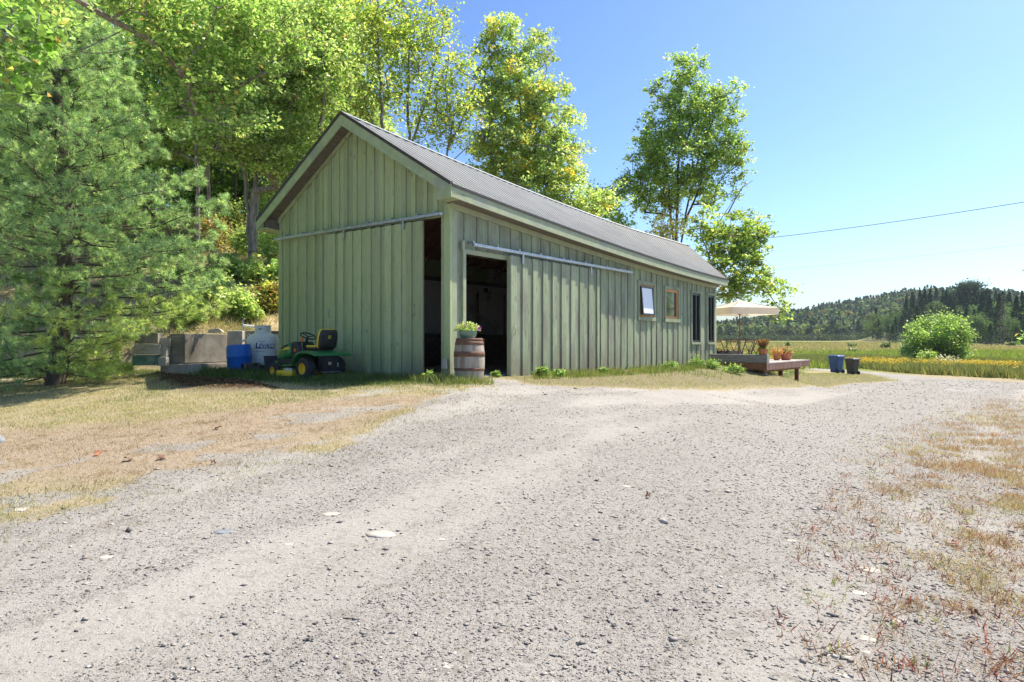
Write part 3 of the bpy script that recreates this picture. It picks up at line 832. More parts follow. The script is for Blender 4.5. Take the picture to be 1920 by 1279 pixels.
# the sliding door of the gable
def slide_door_gable():
    par = bx('sliding_door', M['dark_wood'], barn, -0.155, -0.135, 0.59, 3.74, -0.02, 3.28)
    s = 0.59; r2 = random.Random(9)
    k = 0
    while s < 3.70:
        wb = 0.20 * r2.uniform(0.85, 1.15) if k % 2 == 0 else 0.125 * r2.uniform(0.85, 1.15)
        se = min(s + wb, 3.74)
        dep = 0.0 if k % 2 else -0.03
        gable_board('board' if k % 2 else 'cover_board', s + .004, se - .004, -0.157 + dep - .02, -0.156, -0.04 + r2.uniform(-.015, .01), 3.30, 3.30, M['gable_paint'], par)
        s = se; k += 1
    for hy in (1.15, 3.1):
        m = MB(); m.box(-0.215, -0.200, hy - .03, hy + .03, 3.17, 3.42); m.build('hanger', M['galv'], par)
    for hy, hz in ((0.80, 1.45), (3.62, 1.45)):
        m = MB(); m.tube([(-0.20, hy, hz - .11), (-0.235, hy, hz - .09), (-0.245, hy, hz), (-0.235, hy, hz + .09), (-0.20, hy, hz + .11)], 0.009)
        m.build('handle', M['galv'], par, smooth=True)
slide_door_gable()


def slide_door_side():
    par = bx('sliding_door', M['dark_wood'], barn, 1.81, 5.75, -0.155, -0.135, 0.0, 2.70)
    x = 1.81; r2 = random.Random(19); k = 0
    while x < 5.72:
        wb = 0.215 * r2.uniform(0.9, 1.1)
        xe = min(x + wb, 5.75)
        dep = -0.030 if k % 2 == 0 else 0
        side_board('cover_board' if k % 2 == 0 else 'board', x + .002, xe - .002, -0.177 + dep, -0.156, -0.03 + r2.uniform(-.015, .01), 2.72, 2.72, M['side_paint'], par)
        x = xe; k += 1
    bx('edge_board', M['side_trim'], par, 1.795, 1.809, -0.20, -0.10, -0.02, 2.72)
    for hx in (2.25, 5.3):
        MB().box(hx - .03, hx + .03, -0.225, -0.209, 2.57, 2.83).build('hanger', M['galv'], par)
    MB().tube([(1.92, -0.205, 0.95), (1.92, -0.25, 0.98), (1.92, -0.25, 1.12), (1.92, -0.205, 1.15)], 0.009).build('handle', M['galv'], par, smooth=True)
slide_door_side()

# door tracks
def rail(axis):
    m = MB()
    if axis == 'x':
        y0, y1, a, b2, z = -0.20, -0.13, 0.50, 7.63, 2.76
        m.box(a, b2, y0 - .04, y1 - .04, z + .012, z + .085)
        par = m.build('door_track', M['galv'], barn, bevel=0.012)
        for t in (0.53, 1.35, 2.15, 3.0, 4.0, 4.35, 5.05, 6.2, 7.0):
            bx('bracket', M['galv'], par, t - .025, t + .025, -0.20, -0.06, 2.846, 2.89)
    else:
        m.box(-0.24, -0.17, 0.03, 5.80, 3.345, 3.415)
        par = m.build('door_track', M['galv'], barn, bevel=0.012)
        for s in (0.25, 0.75, 1.55, 2.3, 3.1, 3.9, 4.7, 5.4):
            bx('bracket', M['galv'], par, -0.21, -0.05, s - .025, s + .025, 3.416, 3.46)
rail('x'); rail('y')
# door casing at the side opening
dc = bx('door_casing', M['side_trim'], barn, 0.33, 0.42, -0.085, 0.12, 0, 2.72)
bx('head_casing', M['side_trim'], barn, 0.42, 2.35, -0.085, 0.12, 2.62, 2.72)
bx('jamb', M['gable_paint'], barn, 0.001, 0.11, 0.20, 0.218, 0, 3.3)
bx('latch_block', M['side_trim'], barn, 0.27, 0.34, -0.12, -0.07, 2.70, 2.88)

# windows
def window(x0, x1, z0, z1, kind):
    tw = 0.075 if kind == 'tall' else 0.11
    par = MB()
    par.box(x0 - tw, x0 - .002, -0.075, -0.0, z0 - tw, z1 + tw).box(x1 + .002, x1 + tw, -0.075, -0.0, z0 - tw, z1 + tw)
    par.box(x0 - tw - .01, x1 + tw + .01, -0.082, -0.001, z1, z1 + tw + .004).box(x0 - tw - .02, x1 + tw + .02, -0.10, -0.001, z0 - tw - .004, z0)
    w = par.build('window', M['side_paint'], barn)
    fm = M['cedar'] if kind != 'tall' else M['black_frame']
    f = 0.075
    fr = MB().box(x0, x0 + f, -0.045, 0.06, z0, z1).box(x1 - f, x1, -0.045, 0.06, z0, z1).box(x0 + f, x1 - f, -0.043, 0.058, z1 - f, z1).box(x0 + f, x1 - f, -0.043, 0.058, z0, z0 + f)
    fr.build('frame', fm, w)
    if kind == 'tilted':
        # awning sash hung at the top, pushed out at the foot
        h = z1 - z0 - 0.10; ang = math.radians(5)
        def tp(x, d, y): return (x, -0.05 - math.sin(ang) * d - y * math.cos(ang), z1 - 0.05 - math.cos(ang) * d + y * math.sin(ang))
        def slab(m, xa, xb, d0, d1, y0, y1):
            m.hexa([tp(xa, d0, y0), tp(xb, d0, y0), tp(xb, d0, y1), tp(xa, d0, y1)], [tp(xa, d1, y0), tp(xb, d1, y0), tp(xb, d1, y1), tp(xa, d1, y1)])
        m = MB(); xa, xb = x0 + .04, x1 - .10
        slab(m, xa, xa + .05, 0, h, 0, .04); slab(m, xb - .05, xb, 0, h, 0, .04); slab(m, xa + .05, xb - .05, 0, .05, .001, .039); slab(m, xa + .05, xb - .05, h - .05, h, .001, .039)
        m.build('sash', M['black_frame'], w)
        m = MB(); slab(m, xa + .05, xb - .05, .05, h - .05, .015, .025); m.build('pane', M['pane_glare'], w)
    else:
        bx('pane', M['pane_glass'], w, x0 + f, x1 - f, 0.0, 0.01, z0 + f, z1 - f)
        if kind == 'tall':
            bx('mullion', M['black_frame'], w, (x0 + x1) / 2 - .03, (x0 + x1) / 2 + .03, -0.06, -0.001, z0 + f, z1 - f)
    return w
window(8.41, 9.36, 1.55, 2.53, 'tilted')
window(10.28, 11.24, 1.55, 2.50, 'cedar')
window(12.42, 13.15, 0.78, 2.51, 'tall')
window(13.90, 14.50, 0.78, 2.51, 'tall')
ob = bx('outlet_box', M['galv'], barn, -0.13, -0.058, -0.02, 0.10, 0.22, 0.42, bevel=0.008)
bx('cover', M['concrete_pale'], ob, -0.137, -0.131, -0.01, 0.09, 0.24, 0.40)

def barn_pt(t, s, z=0.0):
    p = C_ + A_ * t + B_ * s
    return Vector((p[0], p[1], PAD + z))

# ------------------------------------------------------------------ things inside the barn
p = barn_pt(8.1, W - 0.5, 2.776)
o = thing('storage_box', 'pale printed storage box standing on the high ledge inside the open side doorway', 'box', p, BARN_ROT)
bx('carton', M['stone_white'], o, -0.2, 0.2, -0.15, 0.15, 0, 0.52, bevel=0.005)
for k, (xx, zz, w_, h_) in enumerate(((-.05, .44, .12, .03), (.08, .36, .11, .05), (-.1, .34, .06, .02), (-.1, .22, .07, .05), (.02, .28, .18, .015))):
    bx('print_mark', M['black_frame'], o, xx - w_ / 2, xx + w_ / 2, -0.153, -0.1505, zz - h_ / 2, zz + h_ / 2)
p = barn_pt(7.95, W - 0.26, 2.32)
o = thing('wall_lantern', 'small metal lantern on the white inner wall above the inner door', 'lantern', p, BARN_ROT)
MB().lathe([(0.02, 0.22), (0.12, 0.16), (0.13, 0.13), (0.09, 0.12), (0.075, -0.10), (0.05, -0.13)], (0, -0.12, 0), n=10).build('lamp_body', M['galv'], o, smooth=False)
bx('mount', M['black_frame'], o, -0.05, 0.05, -0.04, 0.03, 0.18, 0.34)
p = barn_pt(3.3, 3.6, 0.03)
o = thing('workbench', 'dark workbench deep inside the barn beyond the doorway', 'workbench', p, BARN_ROT)
bx('bench_top', M['dark_wood'], o, -0.9, 0.9, -0.3, 0.3, 0.82, 0.87)
for a_ in (-.85, .78):
    for b2 in (-.28, .21): bx('leg', M['dark_wood'], o, a_, a_ + .07, b2, b2 + .07, 0, 0.82)
p = barn_pt(1.6, 1.0, 0.03)
o = thing('wooden_crate', 'brown wooden crate just inside the narrow gap of the gable door', 'crate', p, BARN_ROT)
for k in range(5): bx('slat', M['rafter'], o, -0.36, 0.36, -0.32, -0.30, 0.03 + k * .16, 0.16 + k * .16)
for k in range(5): bx('slat', M['rafter'], o, -0.38, -0.362, -0.3, 0.3, 0.03 + k * .16, 0.16 + k * .16)
for sx in (-.37, .34):
    for sy in (-.30, .28): bx('corner_post', M['rafter'], o, sx + .011, sx + .04, sy, sy + .03, 0, 0.80)
bx('crate_lid', M['rafter'], o, -0.38, 0.38, -0.32, 0.32, 0.801, 0.825)
o = thing('steel_bucket', 'grey steel bucket on the wooden crate inside the gable gap', 'bucket', barn_pt(1.45, 0.95, 0.857), 0)
MB().lathe([(0.15, 0), (0.19, 0.30), (0.20, 0.31), (0.185, 0.305), (0.145, 0.01)], n=18).build('pail', M['galv'], o, smooth=True)
MB().tube([(-0.19, 0, 0.28), (-.15, 0, .1), (0, 0, 0.05), (.15, 0, .1), (0.19, 0, 0.28)], 0.006, 6).build('bail_handle', M['galv'], o)

# ------------------------------------------------------------------ leaf and tree builders
def rand_rot(n, up=0.0, rng=RNG):
    """n random frames; returns u, v, w (w is the normal, biased upwards by up)"""
    w = rng.normal(size=(n, 3)); w /= np.linalg.norm(w, axis=1)[:, None]
    w[:, 2] = w[:, 2] + up * np.sign(w[:, 2] + 1e-6); w /= np.linalg.norm(w, axis=1)[:, None]
    a = rng.normal(size=(n, 3)); u = np.cross(w, a); u /= np.linalg.norm(u, axis=1)[:, None]
    return u, np.cross(w, u), w

def leaves_np(pts, size, cols, up=0.5, rng=RNG, shape='leaf', aspect=0.62, jit=0.35):
    """leaf-sized quads at pts; cols (k,3) palette with per-leaf choice"""
    n = len(pts)
    u, v, w = rand_rot(n, up, rng)
    sz = size * (1 + jit * rng.normal(size=n)).clip(0.45, 1.8)
    sz = sz[:, None]
    fold = 0.16
    V = np.empty((n, 4, 3))
    V[:, 0] = pts - u * sz * 0.5
    V[:, 1] = pts + v * sz * aspect * 0.5 + w * sz * fold
    V[:, 2] = pts + u * sz * 0.5
    V[:, 3] = pts - v * sz * aspect * 0.5 + w * sz * fold
    b = np.arange(n)[:, None] * 4
    F = np.concatenate([b + np.array([[0, 1, 2]]), b + np.array([[0, 2, 3]])], 1).reshape(-1, 3)
    return V.reshape(-1, 3), F, cols

def pick(pal, n, rng=RNG, var=0.18, w=None):
    pal = np.array(pal, float)
    c = pal[rng.choice(len(pal), n, p=w)]
    c = c * (1 + var * rng.normal(size=(n, 1))).clip(0.5, 1.7)
    return c.clip(0.005, 0.9)

def tubes_np(pos, par, rad, sides=5):
    """frustum for each node with a parent"""
    i = np.nonzero(par >= 0)[0]; j = par[i]
    a, b = pos[j], pos[i]
    d = b - a; L = np.linalg.norm(d, axis=1)[:, None] + 1e-9; d = d / L
    a = a - d * rad[j][:, None] * 0.3
    ref = np.where(np.abs(d[:, 2:3]) > 0.9, np.array([[1., 0, 0]]), np.array([[0, 0, 1.]]))
    u = np.cross(d, ref); u /= np.linalg.norm(u, axis=1)[:, None]; v = np.cross(d, u)
    ra = np.minimum(rad[j], rad[i] * 1.35)[:, None]; rb = rad[i][:, None]
    n = len(i); V = np.empty((n, 2, sides, 3))
    for k in range(sides):
        c, s_ = math.cos(2 * PI * k / sides), math.sin(2 * PI * k / sides)
        V[:, 0, k] = a + (u * c + v * s_) * ra
        V[:, 1, k] = b + (u * c + v * s_) * rb
    base = np.arange(n)[:, None] * 2 * sides
    fs = []
    for k in range(sides):
        k2 = (k + 1) % sides
        fs.append(base + np.array([[k, k2, sides + k2, sides + k]]))
    F = np.stack(fs, 1).reshape(-1, 4)
    return V.reshape(-1, 3), F

def skeleton(trunks, targets, seed, seg=0.7, wander=0.10, r_tip=0.010, r_exp=2.35, r_max=0.3, low=0.9):
    """grow limbs from trunk polylines to every target; returns pos, parent, radius"""
    rng = np.random.default_rng(seed)
    pos = []; par = []
    for tr in trunks:
        tr = [np.array(p, float) for p in tr]
        last = -1
        for k in range(len(tr) - 1):
            n = max(1, int(np.linalg.norm(tr[k + 1] - tr[k]) / 0.5))
            for m in range(n + (k == len(tr) - 2)):
                q = tr[k] + (tr[k + 1] - tr[k]) * m / n
                if last >= 0: q = q + rng.normal(size=3) * 0.025
                pos.append(q); par.append(last); last = len(pos) - 1
    pos = list(pos); base = pos[0]
    order = np.argsort(np.linalg.norm(targets - base, axis=1))
    cap = len(pos) + len(targets) * 14
    arr = np.empty((cap, 3)); n = len(pos); arr[:n] = np.array(pos)
    for ti in order:
        T = targets[ti]
        d = T - arr[:n]; L = np.linalg.norm(d, axis=1)
        cost = L * (1 + low * np.maximum(0, -(d[:, 2]) / (L + 1e-6)) )
        k = int(np.argmin(cost)); D = T - arr[k]; Ld = np.linalg.norm(D)
        m = int(min(10, max(1, round(Ld / seg)))); last = k
        side = rng.normal(size=3) * wander * Ld; side[2] = abs(side[2]) * 0.6
        for q in range(1, m + 1):
            f = q / m
            if n >= cap: break
            arr[n] = arr[k] + D * f + side * math.sin(PI * f) + (rng.normal(size=3) * 0.03 * Ld / m)
            par.append(last); last = n; n += 1
    pos = arr[:n].copy(); par = np.array(par[:n])
    acc = np.zeros(n); kids = np.zeros(n, int)
    np.add.at(kids, par[par >= 0], 1)
    acc[kids == 0] = r_tip ** r_exp
    for i in range(n - 1, -1, -1):
        acc[i] += r_tip ** r_exp * 0.15
        if par[i] >= 0: acc[par[i]] += acc[i]
    rad = np.minimum(acc ** (1 / r_exp), r_max)
    return pos, par, rad

def ell_targets(ells, n, seed, shell=0.55):
    """points spread through ellipsoids: (centre, (rx, ry, rz), weight)"""
    rng = np.random.default_rng(seed)
    w = np.array([e[1][0] * e[1][1] * e[1][2] * (e[2] if len(e) > 2 else 1) for e in ells]) ** 0.75
    w /= w.sum(); out = []
    ks = rng.choice(len(ells), n * 3, p=w)
    for k in ks:
        d = rng.normal(size=3); d /= np.linalg.norm(d)
        q = np.array(ells[k][0]) + d * np.array(ells[k][1]) * rng.random() ** (1 / 3 * shell + 0.1)
        if all(np.linalg.norm((q - o) / 1.0) > 0.30 for o in out[-60:]): out.append(q)
        if len(out) >= n: break
    return np.array(out)

def tree(name, label, cat, trunks, ells, n_t, per, leaf, pal, seed, clump=0.55, bark='bark', group=None, r_tip=0.012, r_max=0.3, up=0.5, wander=0.1, pal2=None, low=0.9, flat=0.6, extra=None, wander_c=0.0):
    rng = np.random.default_rng(seed)
    base = Vector(trunks[0][0])
    root = thing(name, label, cat, base, 0, group)
    T = ell_targets(ells, n_t, seed)
    pos, par, rad = skeleton(trunks, T, seed, r_tip=r_tip, r_max=r_max, wander=wander, low=low)
    b0 = np.array(base)
    if extra: 
        for pts, r in extra:
            pts = np.array(pts); st = len(pos)
            pos = np.vstack([pos, pts]); par = np.concatenate([par, [-1] + list(range(st, st + len(pts) - 1))]); rad = np.concatenate([rad, np.linspace(r, r * .3, len(pts))])
    V, F = tubes_np(pos - b0, par, rad, 7)
    npmesh('trunk', V, F, M[bark], root, smooth=True)
    if per > 0:
        # leaves hang in sprays round every target and a few along the limbs
        cl = np.repeat(T, per, axis=0)
        s3 = np.array([clump, clump, clump * flat])
        sub = rng.normal(size=(len(T), 5, 3)) * s3 * 0.75
        which = rng.integers(0, 5, len(cl)); tid = np.repeat(np.arange(len(T)), per)
        pts = cl + sub[tid, which] + rng.normal(size=cl.shape) * s3 * 0.33
        V, F, _ = leaves_np(pts - b0, leaf, None, up, rng)
        ctint = (1 + 0.16 * rng.normal(size=(len(T), 1))).clip(0.6, 1.5)[tid]
        c = pick(pal, len(pts), rng, 0.28)
        odd = rng.random(len(pts)) < 0.03
        c[odd] = pick([(0.30, 0.22, 0.07), (0.26, 0.15, 0.06), (0.34, 0.30, 0.08)], int(odd.sum()), rng)
        if pal2 is not None:
            palb, pr = pal2
            m = rng.random(len(T)) < pr
            m = m[tid] & (rng.random(len(pts)) < 0.75)
            c[m] = pick(palb, int(m.sum()), rng)
        c = c * ctint
        npmesh('crown', V, F, M['leaf'], root, col=np.repeat(c, 2, axis=0))
    return root

def E(px, py, Z, rx, rz, ry=None, w=1.0):
    """ellipsoid given by its place in the photo, radii in photo pixels"""
    k = Z / FPX
    return (tuple(P(px, py, Z)), (rx * k, (ry if ry else rx) * k, rz * k), w)

YG = [(0.19, 0.255, 0.08), (0.24, 0.295, 0.10), (0.145, 0.205, 0.065), (0.29, 0.33, 0.13)]       # sunlit maple green
MG = [(0.14, 0.22, 0.06), (0.18, 0.27, 0.07), (0.11, 0.18, 0.05)]
DG = [(0.09, 0.15, 0.045), (0.11, 0.18, 0.05), (0.07, 0.12, 0.04)]
YL = [(0.36, 0.30, 0.04), (0.40, 0.28, 0.05), (0.30, 0.30, 0.05)]
OR = [(0.50, 0.16, 0.05), (0.42, 0.12, 0.05), (0.48, 0.26, 0.07)]

def ground_base(px, Z, dz=-0.15):
    X = (px - CX) / FPX * Z
    return (X, Z, gz1(X, Z) + dz)

# trees behind and beside the barn ----------------------------------------------------
b = ground_base(985, 33)
tree('maple_tree', 'broad bright green maple directly behind the middle of the barn roof', 'tree',
     [[b, P(980, 330, 33), P(975, 200, 33), P(965, 110, 33)], [P(985, 380, 33), P(1010, 250, 33.5), P(1025, 130, 33.5)]],
     [E(925, 110, 33, 28, 70), E(945, 90, 33, 28, 62), E(1005, 105, 33.5, 38, 50), E(960, 190, 33, 75, 70), E(1015, 225, 33, 60, 60),
      E(975, 290, 33, 90, 65), E(1045, 290, 33, 45, 50), E(1000, 360, 33, 95, 55), E(930, 340, 33, 55, 60), E(1062, 345, 32.5, 40, 40), E(1055, 170, 33, 14, 18),
      E(1095, 385, 32, 55, 30), E(1125, 400, 32, 45, 22), E(900, 220, 33, 30, 60)],
     430, 125, 0.14, YG, 11, clump=0.44, r_tip=0.014, r_max=0.26, pal2=(YL, 0.10))
b = ground_base(1118, 37)
tree('oak_tree', 'lower dark green tree peeking over the roof right of the big maple', 'tree', [[b, P(1100, 420, 37), P(1120, 390, 37)]],
     [E(1130, 365, 37, 45, 14), E(1120, 400, 37, 50, 30), E(1150, 425, 37, 30, 20)], 46, 70, 0.16, MG, 12, clump=0.4)
b = ground_base(1272, 38)
tree('ash_tree', 'tall slender green tree standing alone behind the far end of the roof', 'tree',
     [[b, P(1268, 430, 38), P(1272, 300, 38), P(1275, 200, 38), P(1280, 125, 38)], [P(1276, 470, 38), P(1290, 380, 38.3), P(1310, 300, 38.3), P(1345, 200, 38.3)],
      [P(1262, 460, 37.7), P(1252, 350, 37.6), P(1240, 250, 37.6)], [P(1284, 420, 38), P(1320, 330, 37.8), P(1370, 260, 37.6)]],
     [E(1285, 130, 38, 36, 28), E(1245, 165, 38, 28, 35), E(1290, 190, 38, 45, 45), E(1355, 180, 38, 30, 28), E(1330, 225, 38, 55, 45), E(1240, 240, 38, 50, 45),
      E(1385, 255, 37.7, 26, 22), E(1360, 290, 37.7, 42, 35), E(1275, 290, 38, 75, 50), E(1200, 300, 38, 36, 30), E(1190, 345, 38, 30, 22), E(1250, 350, 38, 65, 38),
      E(1330, 350, 38, 55, 36), E(1225, 385, 38, 40, 16)],
     400, 92, 0.145, [(0.15, 0.22, 0.065), (0.19, 0.26, 0.07), (0.23, 0.29, 0.08), (0.12, 0.18, 0.055)], 13, clump=0.37, bark='bark_dark', r_tip=0.013, r_max=0.26, wander=0.07, flat=0.8)
b = ground_base(1255, 36)
tree('young_maple', 'small tree with yellowing leaves at the foot of the tall slender tree', 'tree', [[b, P(1255, 440, 36), P(1250, 425, 36)]],
     [E(1255, 425, 36, 38, 22), E(1238, 438, 36, 25, 14)], 26, 40, 0.14, [(0.40, 0.30, 0.09), (0.24, 0.26, 0.07), (0.22, 0.27, 0.07)], 14, clump=0.4)
b = ground_base(1322, 32)
tree('leaning_maple', 'leaning maple whose drooping branch hangs over the parasol right of the barn', 'tree',
     [[b, P(1325, 520, 32), P(1330, 470, 32), P(1345, 420, 32), P(1375, 375, 32)], [P(1332, 490, 32), P(1312, 440, 32), P(1318, 400, 32)], [P(1330, 500, 32), P(1360, 487, 31.5), P(1395, 490, 31)],
      [P(1328, 540, 32), P(1360, 520, 31), P(1400, 535, 30.5), P(1440, 548, 30), P(1458, 575, 30)]],
     [E(1385, 425, 32, 45, 28), E(1415, 440, 32, 28, 24), E(1360, 455, 32, 45, 30), E(1390, 480, 31.5, 36, 24), E(1345, 505, 31, 25, 22), E(1395, 520, 31, 40, 20),
      E(1440, 530, 30, 32, 18), E(1462, 545, 30, 16, 14), E(1370, 548, 31, 42, 14), E(1460, 580, 30, 10, 18), E(1465, 595, 30, 8, 10), E(1320, 420, 32, 20, 35)],
     170, 66, 0.15, [(0.19, 0.25, 0.055), (0.14, 0.20, 0.05), (0.24, 0.28, 0.07), (0.10, 0.16, 0.045)], 15, clump=0.34, r_tip=0.011, r_max=0.14, pal2=(YL, 0.06), flat=0.5,
     extra=[([P(1365, 400, 32), P(1378, 375, 32), P(1392, 352, 32), P(1412, 338, 32)], 0.035), ([P(1378, 375, 32), P(1380, 350, 32), P(1384, 338, 32)], 0.02)])
# sparse, open trees right behind the ridge -------------------------------------------------
def sparse(px, Z, tops, ells, n, per, seed, label, pal=None):
    b = ground_base(px, Z)
    tr = [[b] + [P(*q) for q in tp] for tp in tops[:1]] + [[P(*q) for q in tp] for tp in tops[1:]]
    return tree('open_tree', label, 'tree', tr, ells, n, per, 0.15, pal or [(0.22, 0.27, 0.05), (0.17, 0.23, 0.045), (0.27, 0.29, 0.06), (0.11, 0.17, 0.035)], seed,
                clump=0.5, r_tip=0.013, r_max=0.14, wander=0.14, flat=0.7, bark='bark')
sparse(720, 29, [[(722, 300, 29), (715, 180, 29), (708, 60, 29), (705, -30, 29)], [(722, 280, 29), (690, 210, 29), (668, 120, 29)]],
       [E(690, 100, 29, 60, 110), E(720, 30, 29, 60, 60), E(670, 190, 29, 40, 50)], 120, 46, 31, 'open leafy tree with thin grey stems just behind the barn peak', )
sparse(770, 31, [[(768, 300, 31), (764, 180, 31), (770, 60, 31), (772, -20, 31)], [(768, 280, 31), (800, 190, 31), (822, 90, 31), (838, 30, 31)]],
       [E(770, 100, 31, 55, 90), E(800, 60, 31, 50, 60), E(790, 190, 31, 55, 70)], 110, 38, 32, 'open tree with many upright bare stems between barn peak and big maple')
sparse(835, 30, [[(838, 290, 30), (850, 230, 30), (835, 170, 30), (842, 90, 30)], [(842, 275, 30), (862, 235, 30), (884, 190, 30), (892, 150, 30)], [(850, 300, 30), (880, 270, 30), (905, 258, 30)]],
       [E(850, 170, 30, 45, 90), E(870, 230, 30, 40, 50), E(820, 230, 30, 40, 50)], 80, 32, 33, 'half-bare tree with a grey limb slanting right beside the big maple')

# trees on the slope at left --------------------------------------------------------------
b = ground_base(468, 27)
tree('twin_maple', 'twin-trunked maple on the slope just left of the barn eave', 'tree',
     [[b, P(466, 400, 27), P(458, 320, 27), P(452, 240, 27), P(440, 120, 27), P(430, 0, 27)], [P(474, 470, 26.9), P(480, 330, 26.9), P(482, 240, 26.9), P(510, 110, 26.8), P(530, -20, 26.8)]],
     [E(520, 40, 26, 110, 80), E(560, 120, 25.5, 90, 80), E(470, 160, 26, 90, 90), E(540, 220, 26, 70, 60), E(600, 60, 25.5, 60, 70), E(500, 270, 26, 70, 50), E(420, 60, 26, 90, 90), E(620, 150, 25.5, 35, 50), E(440, 240, 25, 60, 50), E(540, 320, 26.5, 40, 40)],
     560, 110, 0.13, YG + [(0.10, 0.17, 0.03)], 21, clump=0.55, r_tip=0.016, r_max=0.30, bark='bark')
for px, Z, sd, lb in ((372, 29, 41, 'slim straight trunk beside another, behind the tip of the pine boughs'), (392, 30.5, 42, 'slimmer of the two straight trunks above the long pine bough')):
    b = ground_base(px, Z)
    tree('forest_maple', lb, 'tree', [[b, P(px, 380, Z), P(px - 6, 250, Z), P(px - 20, 80, Z), P(px - 30, -30, Z)]],
         [E(px - 30, 60, Z, 90, 110), E(px + 20, 200, Z, 60, 80), E(px - 80, 220, Z, 70, 70)], 190, 110, 0.15, MG + YG[:2], sd, clump=0.6, r_max=0.17)
for k, (px, Z, lb) in enumerate(((250, 33, 'tall leafy forest tree behind the upper pine'), (60, 31, 'leafy forest tree at the far left behind the pine'), (560, 36, 'dark-leaved tree in the second row behind the barn peak'),
                                (440, 40, 'dense forest tree up the slope between the twin trunks and the pine'), (640, 38, 'leafy tree in the back row right of the barn peak'), (160, 38, 'dense forest tree deep behind the pine trunk'))):
    b = ground_base(px, Z)
    tree('forest_tree', lb, 'tree', [[b, P(px, 330, Z), P(px + 10, 150, Z), P(px, 10, Z)]],
         [E(px, 60, Z, 110, 100), E(px - 30, 220, Z, 100, 90), E(px + 40, 240, Z, 80, 80), E(px, 340, Z, 80, 60, w=0.8)], 220, 72, 0.19, [MG, MG + DG, DG, MG + YG[:1], YG, MG][k], 50 + k, clump=0.75, r_max=0.2, bark='bark_dark')

for k, (px, Z, lb) in enumerate(((40, 41, 'low-crowned tree filling the wood at the far left'), (140, 44, 'low-crowned tree deep in the wood behind the pine trunk'), (230, 42, 'bushy tree deep in the wood left of the slim trunks'),
                                (320, 45, 'bushy tree deep in the wood behind the slim trunks'), (400, 43, 'bushy tree deep in the wood between slim and twin trunks'), (480, 44, 'bushy tree deep in the wood behind the twin trunks'), (550, 46, 'bushy tree deep in the wood hidden by the barn gable'), (620, 46, 'bushy tree in the deepest row behind the barn peak'))):
    b = ground_base(px, Z)
    tree('forest_tree', lb, 'tree', [[b, P(px, 300, Z), P(px + 5, 150, Z)]],
         [E(px, 390, Z, 75, 60), E(px - 20, 300, Z, 80, 60), E(px + 20, 210, Z, 75, 70), E(px, 460, Z, 60, 40, w=.6)], 170, 62, 0.30, [MG, DG, YG, MG][k % 4], 150 + k, clump=0.9, r_max=0.2, bark='bark_dark')
# trees beyond the right edge, seen mirrored in the barn windows
for k, (x_, y_) in enumerate(((38, 33), (46, 41), (44, 52), (56, 46))):
    z_ = gz1(x_, y_)
    tree('roadside_tree', ['tree out of view at right that the barn windows mirror', 'second tree out of view at right', 'third tree out of view at right', 'farthest tree out of view at right'][k], 'tree', [[(x_, y_, z_ - .1), (x_, y_, z_ + 4), (x_ + .5, y_, z_ + 8)]],
         [((x_, y_, z_ + 6), (3.6, 3.6, 3.2)), ((x_ + .5, y_, z_ + 9), (2.8, 2.8, 2.6)), ((x_, y_, z_ + 3), (3.4, 3.4, 2))], 90, 45, 0.38, MG, 180 + k, clump=0.9)
# limb of a tree standing out of frame at left, arching across the top
b = (-11.5, 10.5, gz1(-11.5, 10.5) - .1)
tree('overhanging_oak', 'oak rooted beyond the left edge, its long limb arching over the pine', 'tree',
     [[b, (-11.3, 10.8, 4), (-10.9, 11.2, 7), P(60, -70, 11.8), P(140, -8, 12.3), P(205, 38, 12.8), P(260, 62, 13.2), P(300, 92, 13.6), P(345, 150, 14), P(375, 215, 14.5)],
      [P(225, 60, 13), P(150, 90, 12.6), P(165, 100, 12.8), P(215, 100, 13.2), P(255, 88, 13.5)], [(-11.2, 10.9, 5), P(-60, 120, 10), P(10, 60, 9.5)]],
     [E(300, 30, 13.5, 60, 40), E(370, 90, 14, 60, 60), E(400, 180, 14.5, 50, 60), E(420, 30, 14.5, 70, 50), E(250, 20, 13, 50, 30), E(470, 110, 15, 50, 60), E(330, 190, 14.5, 30, 40), E(60, -10, 10, 80, 25), E(520, 60, 15.5, 70, 60), E(450, 230, 15.5, 30, 40)],
     170, 90, 0.095, YG + MG, 23, clump=0.30, r_tip=0.009, r_max=0.15, bark='bark', flat=0.6, wander=0.16)
tree_l = tree('corner_maple', 'large-leaved maple sprays hanging into the top left corner', 'tree',
     [[(-12.5, 8.0, gz1(-12.5, 8.0) - .1), (-12.3, 8.1, 3), (-11, 8.4, 5.2), P(-60, 60, 9), P(20, 70, 9)]],
     [E(30, 60, 9, 60, 50), E(10, 140, 9, 50, 50), E(80, 90, 9.3, 40, 30), E(-20, 20, 9, 60, 40)], 46, 42, 0.14, MG + [(0.12, 0.2, 0.05)], 24, clump=0.22, r_max=0.1, r_tip=0.006, bark='bark')

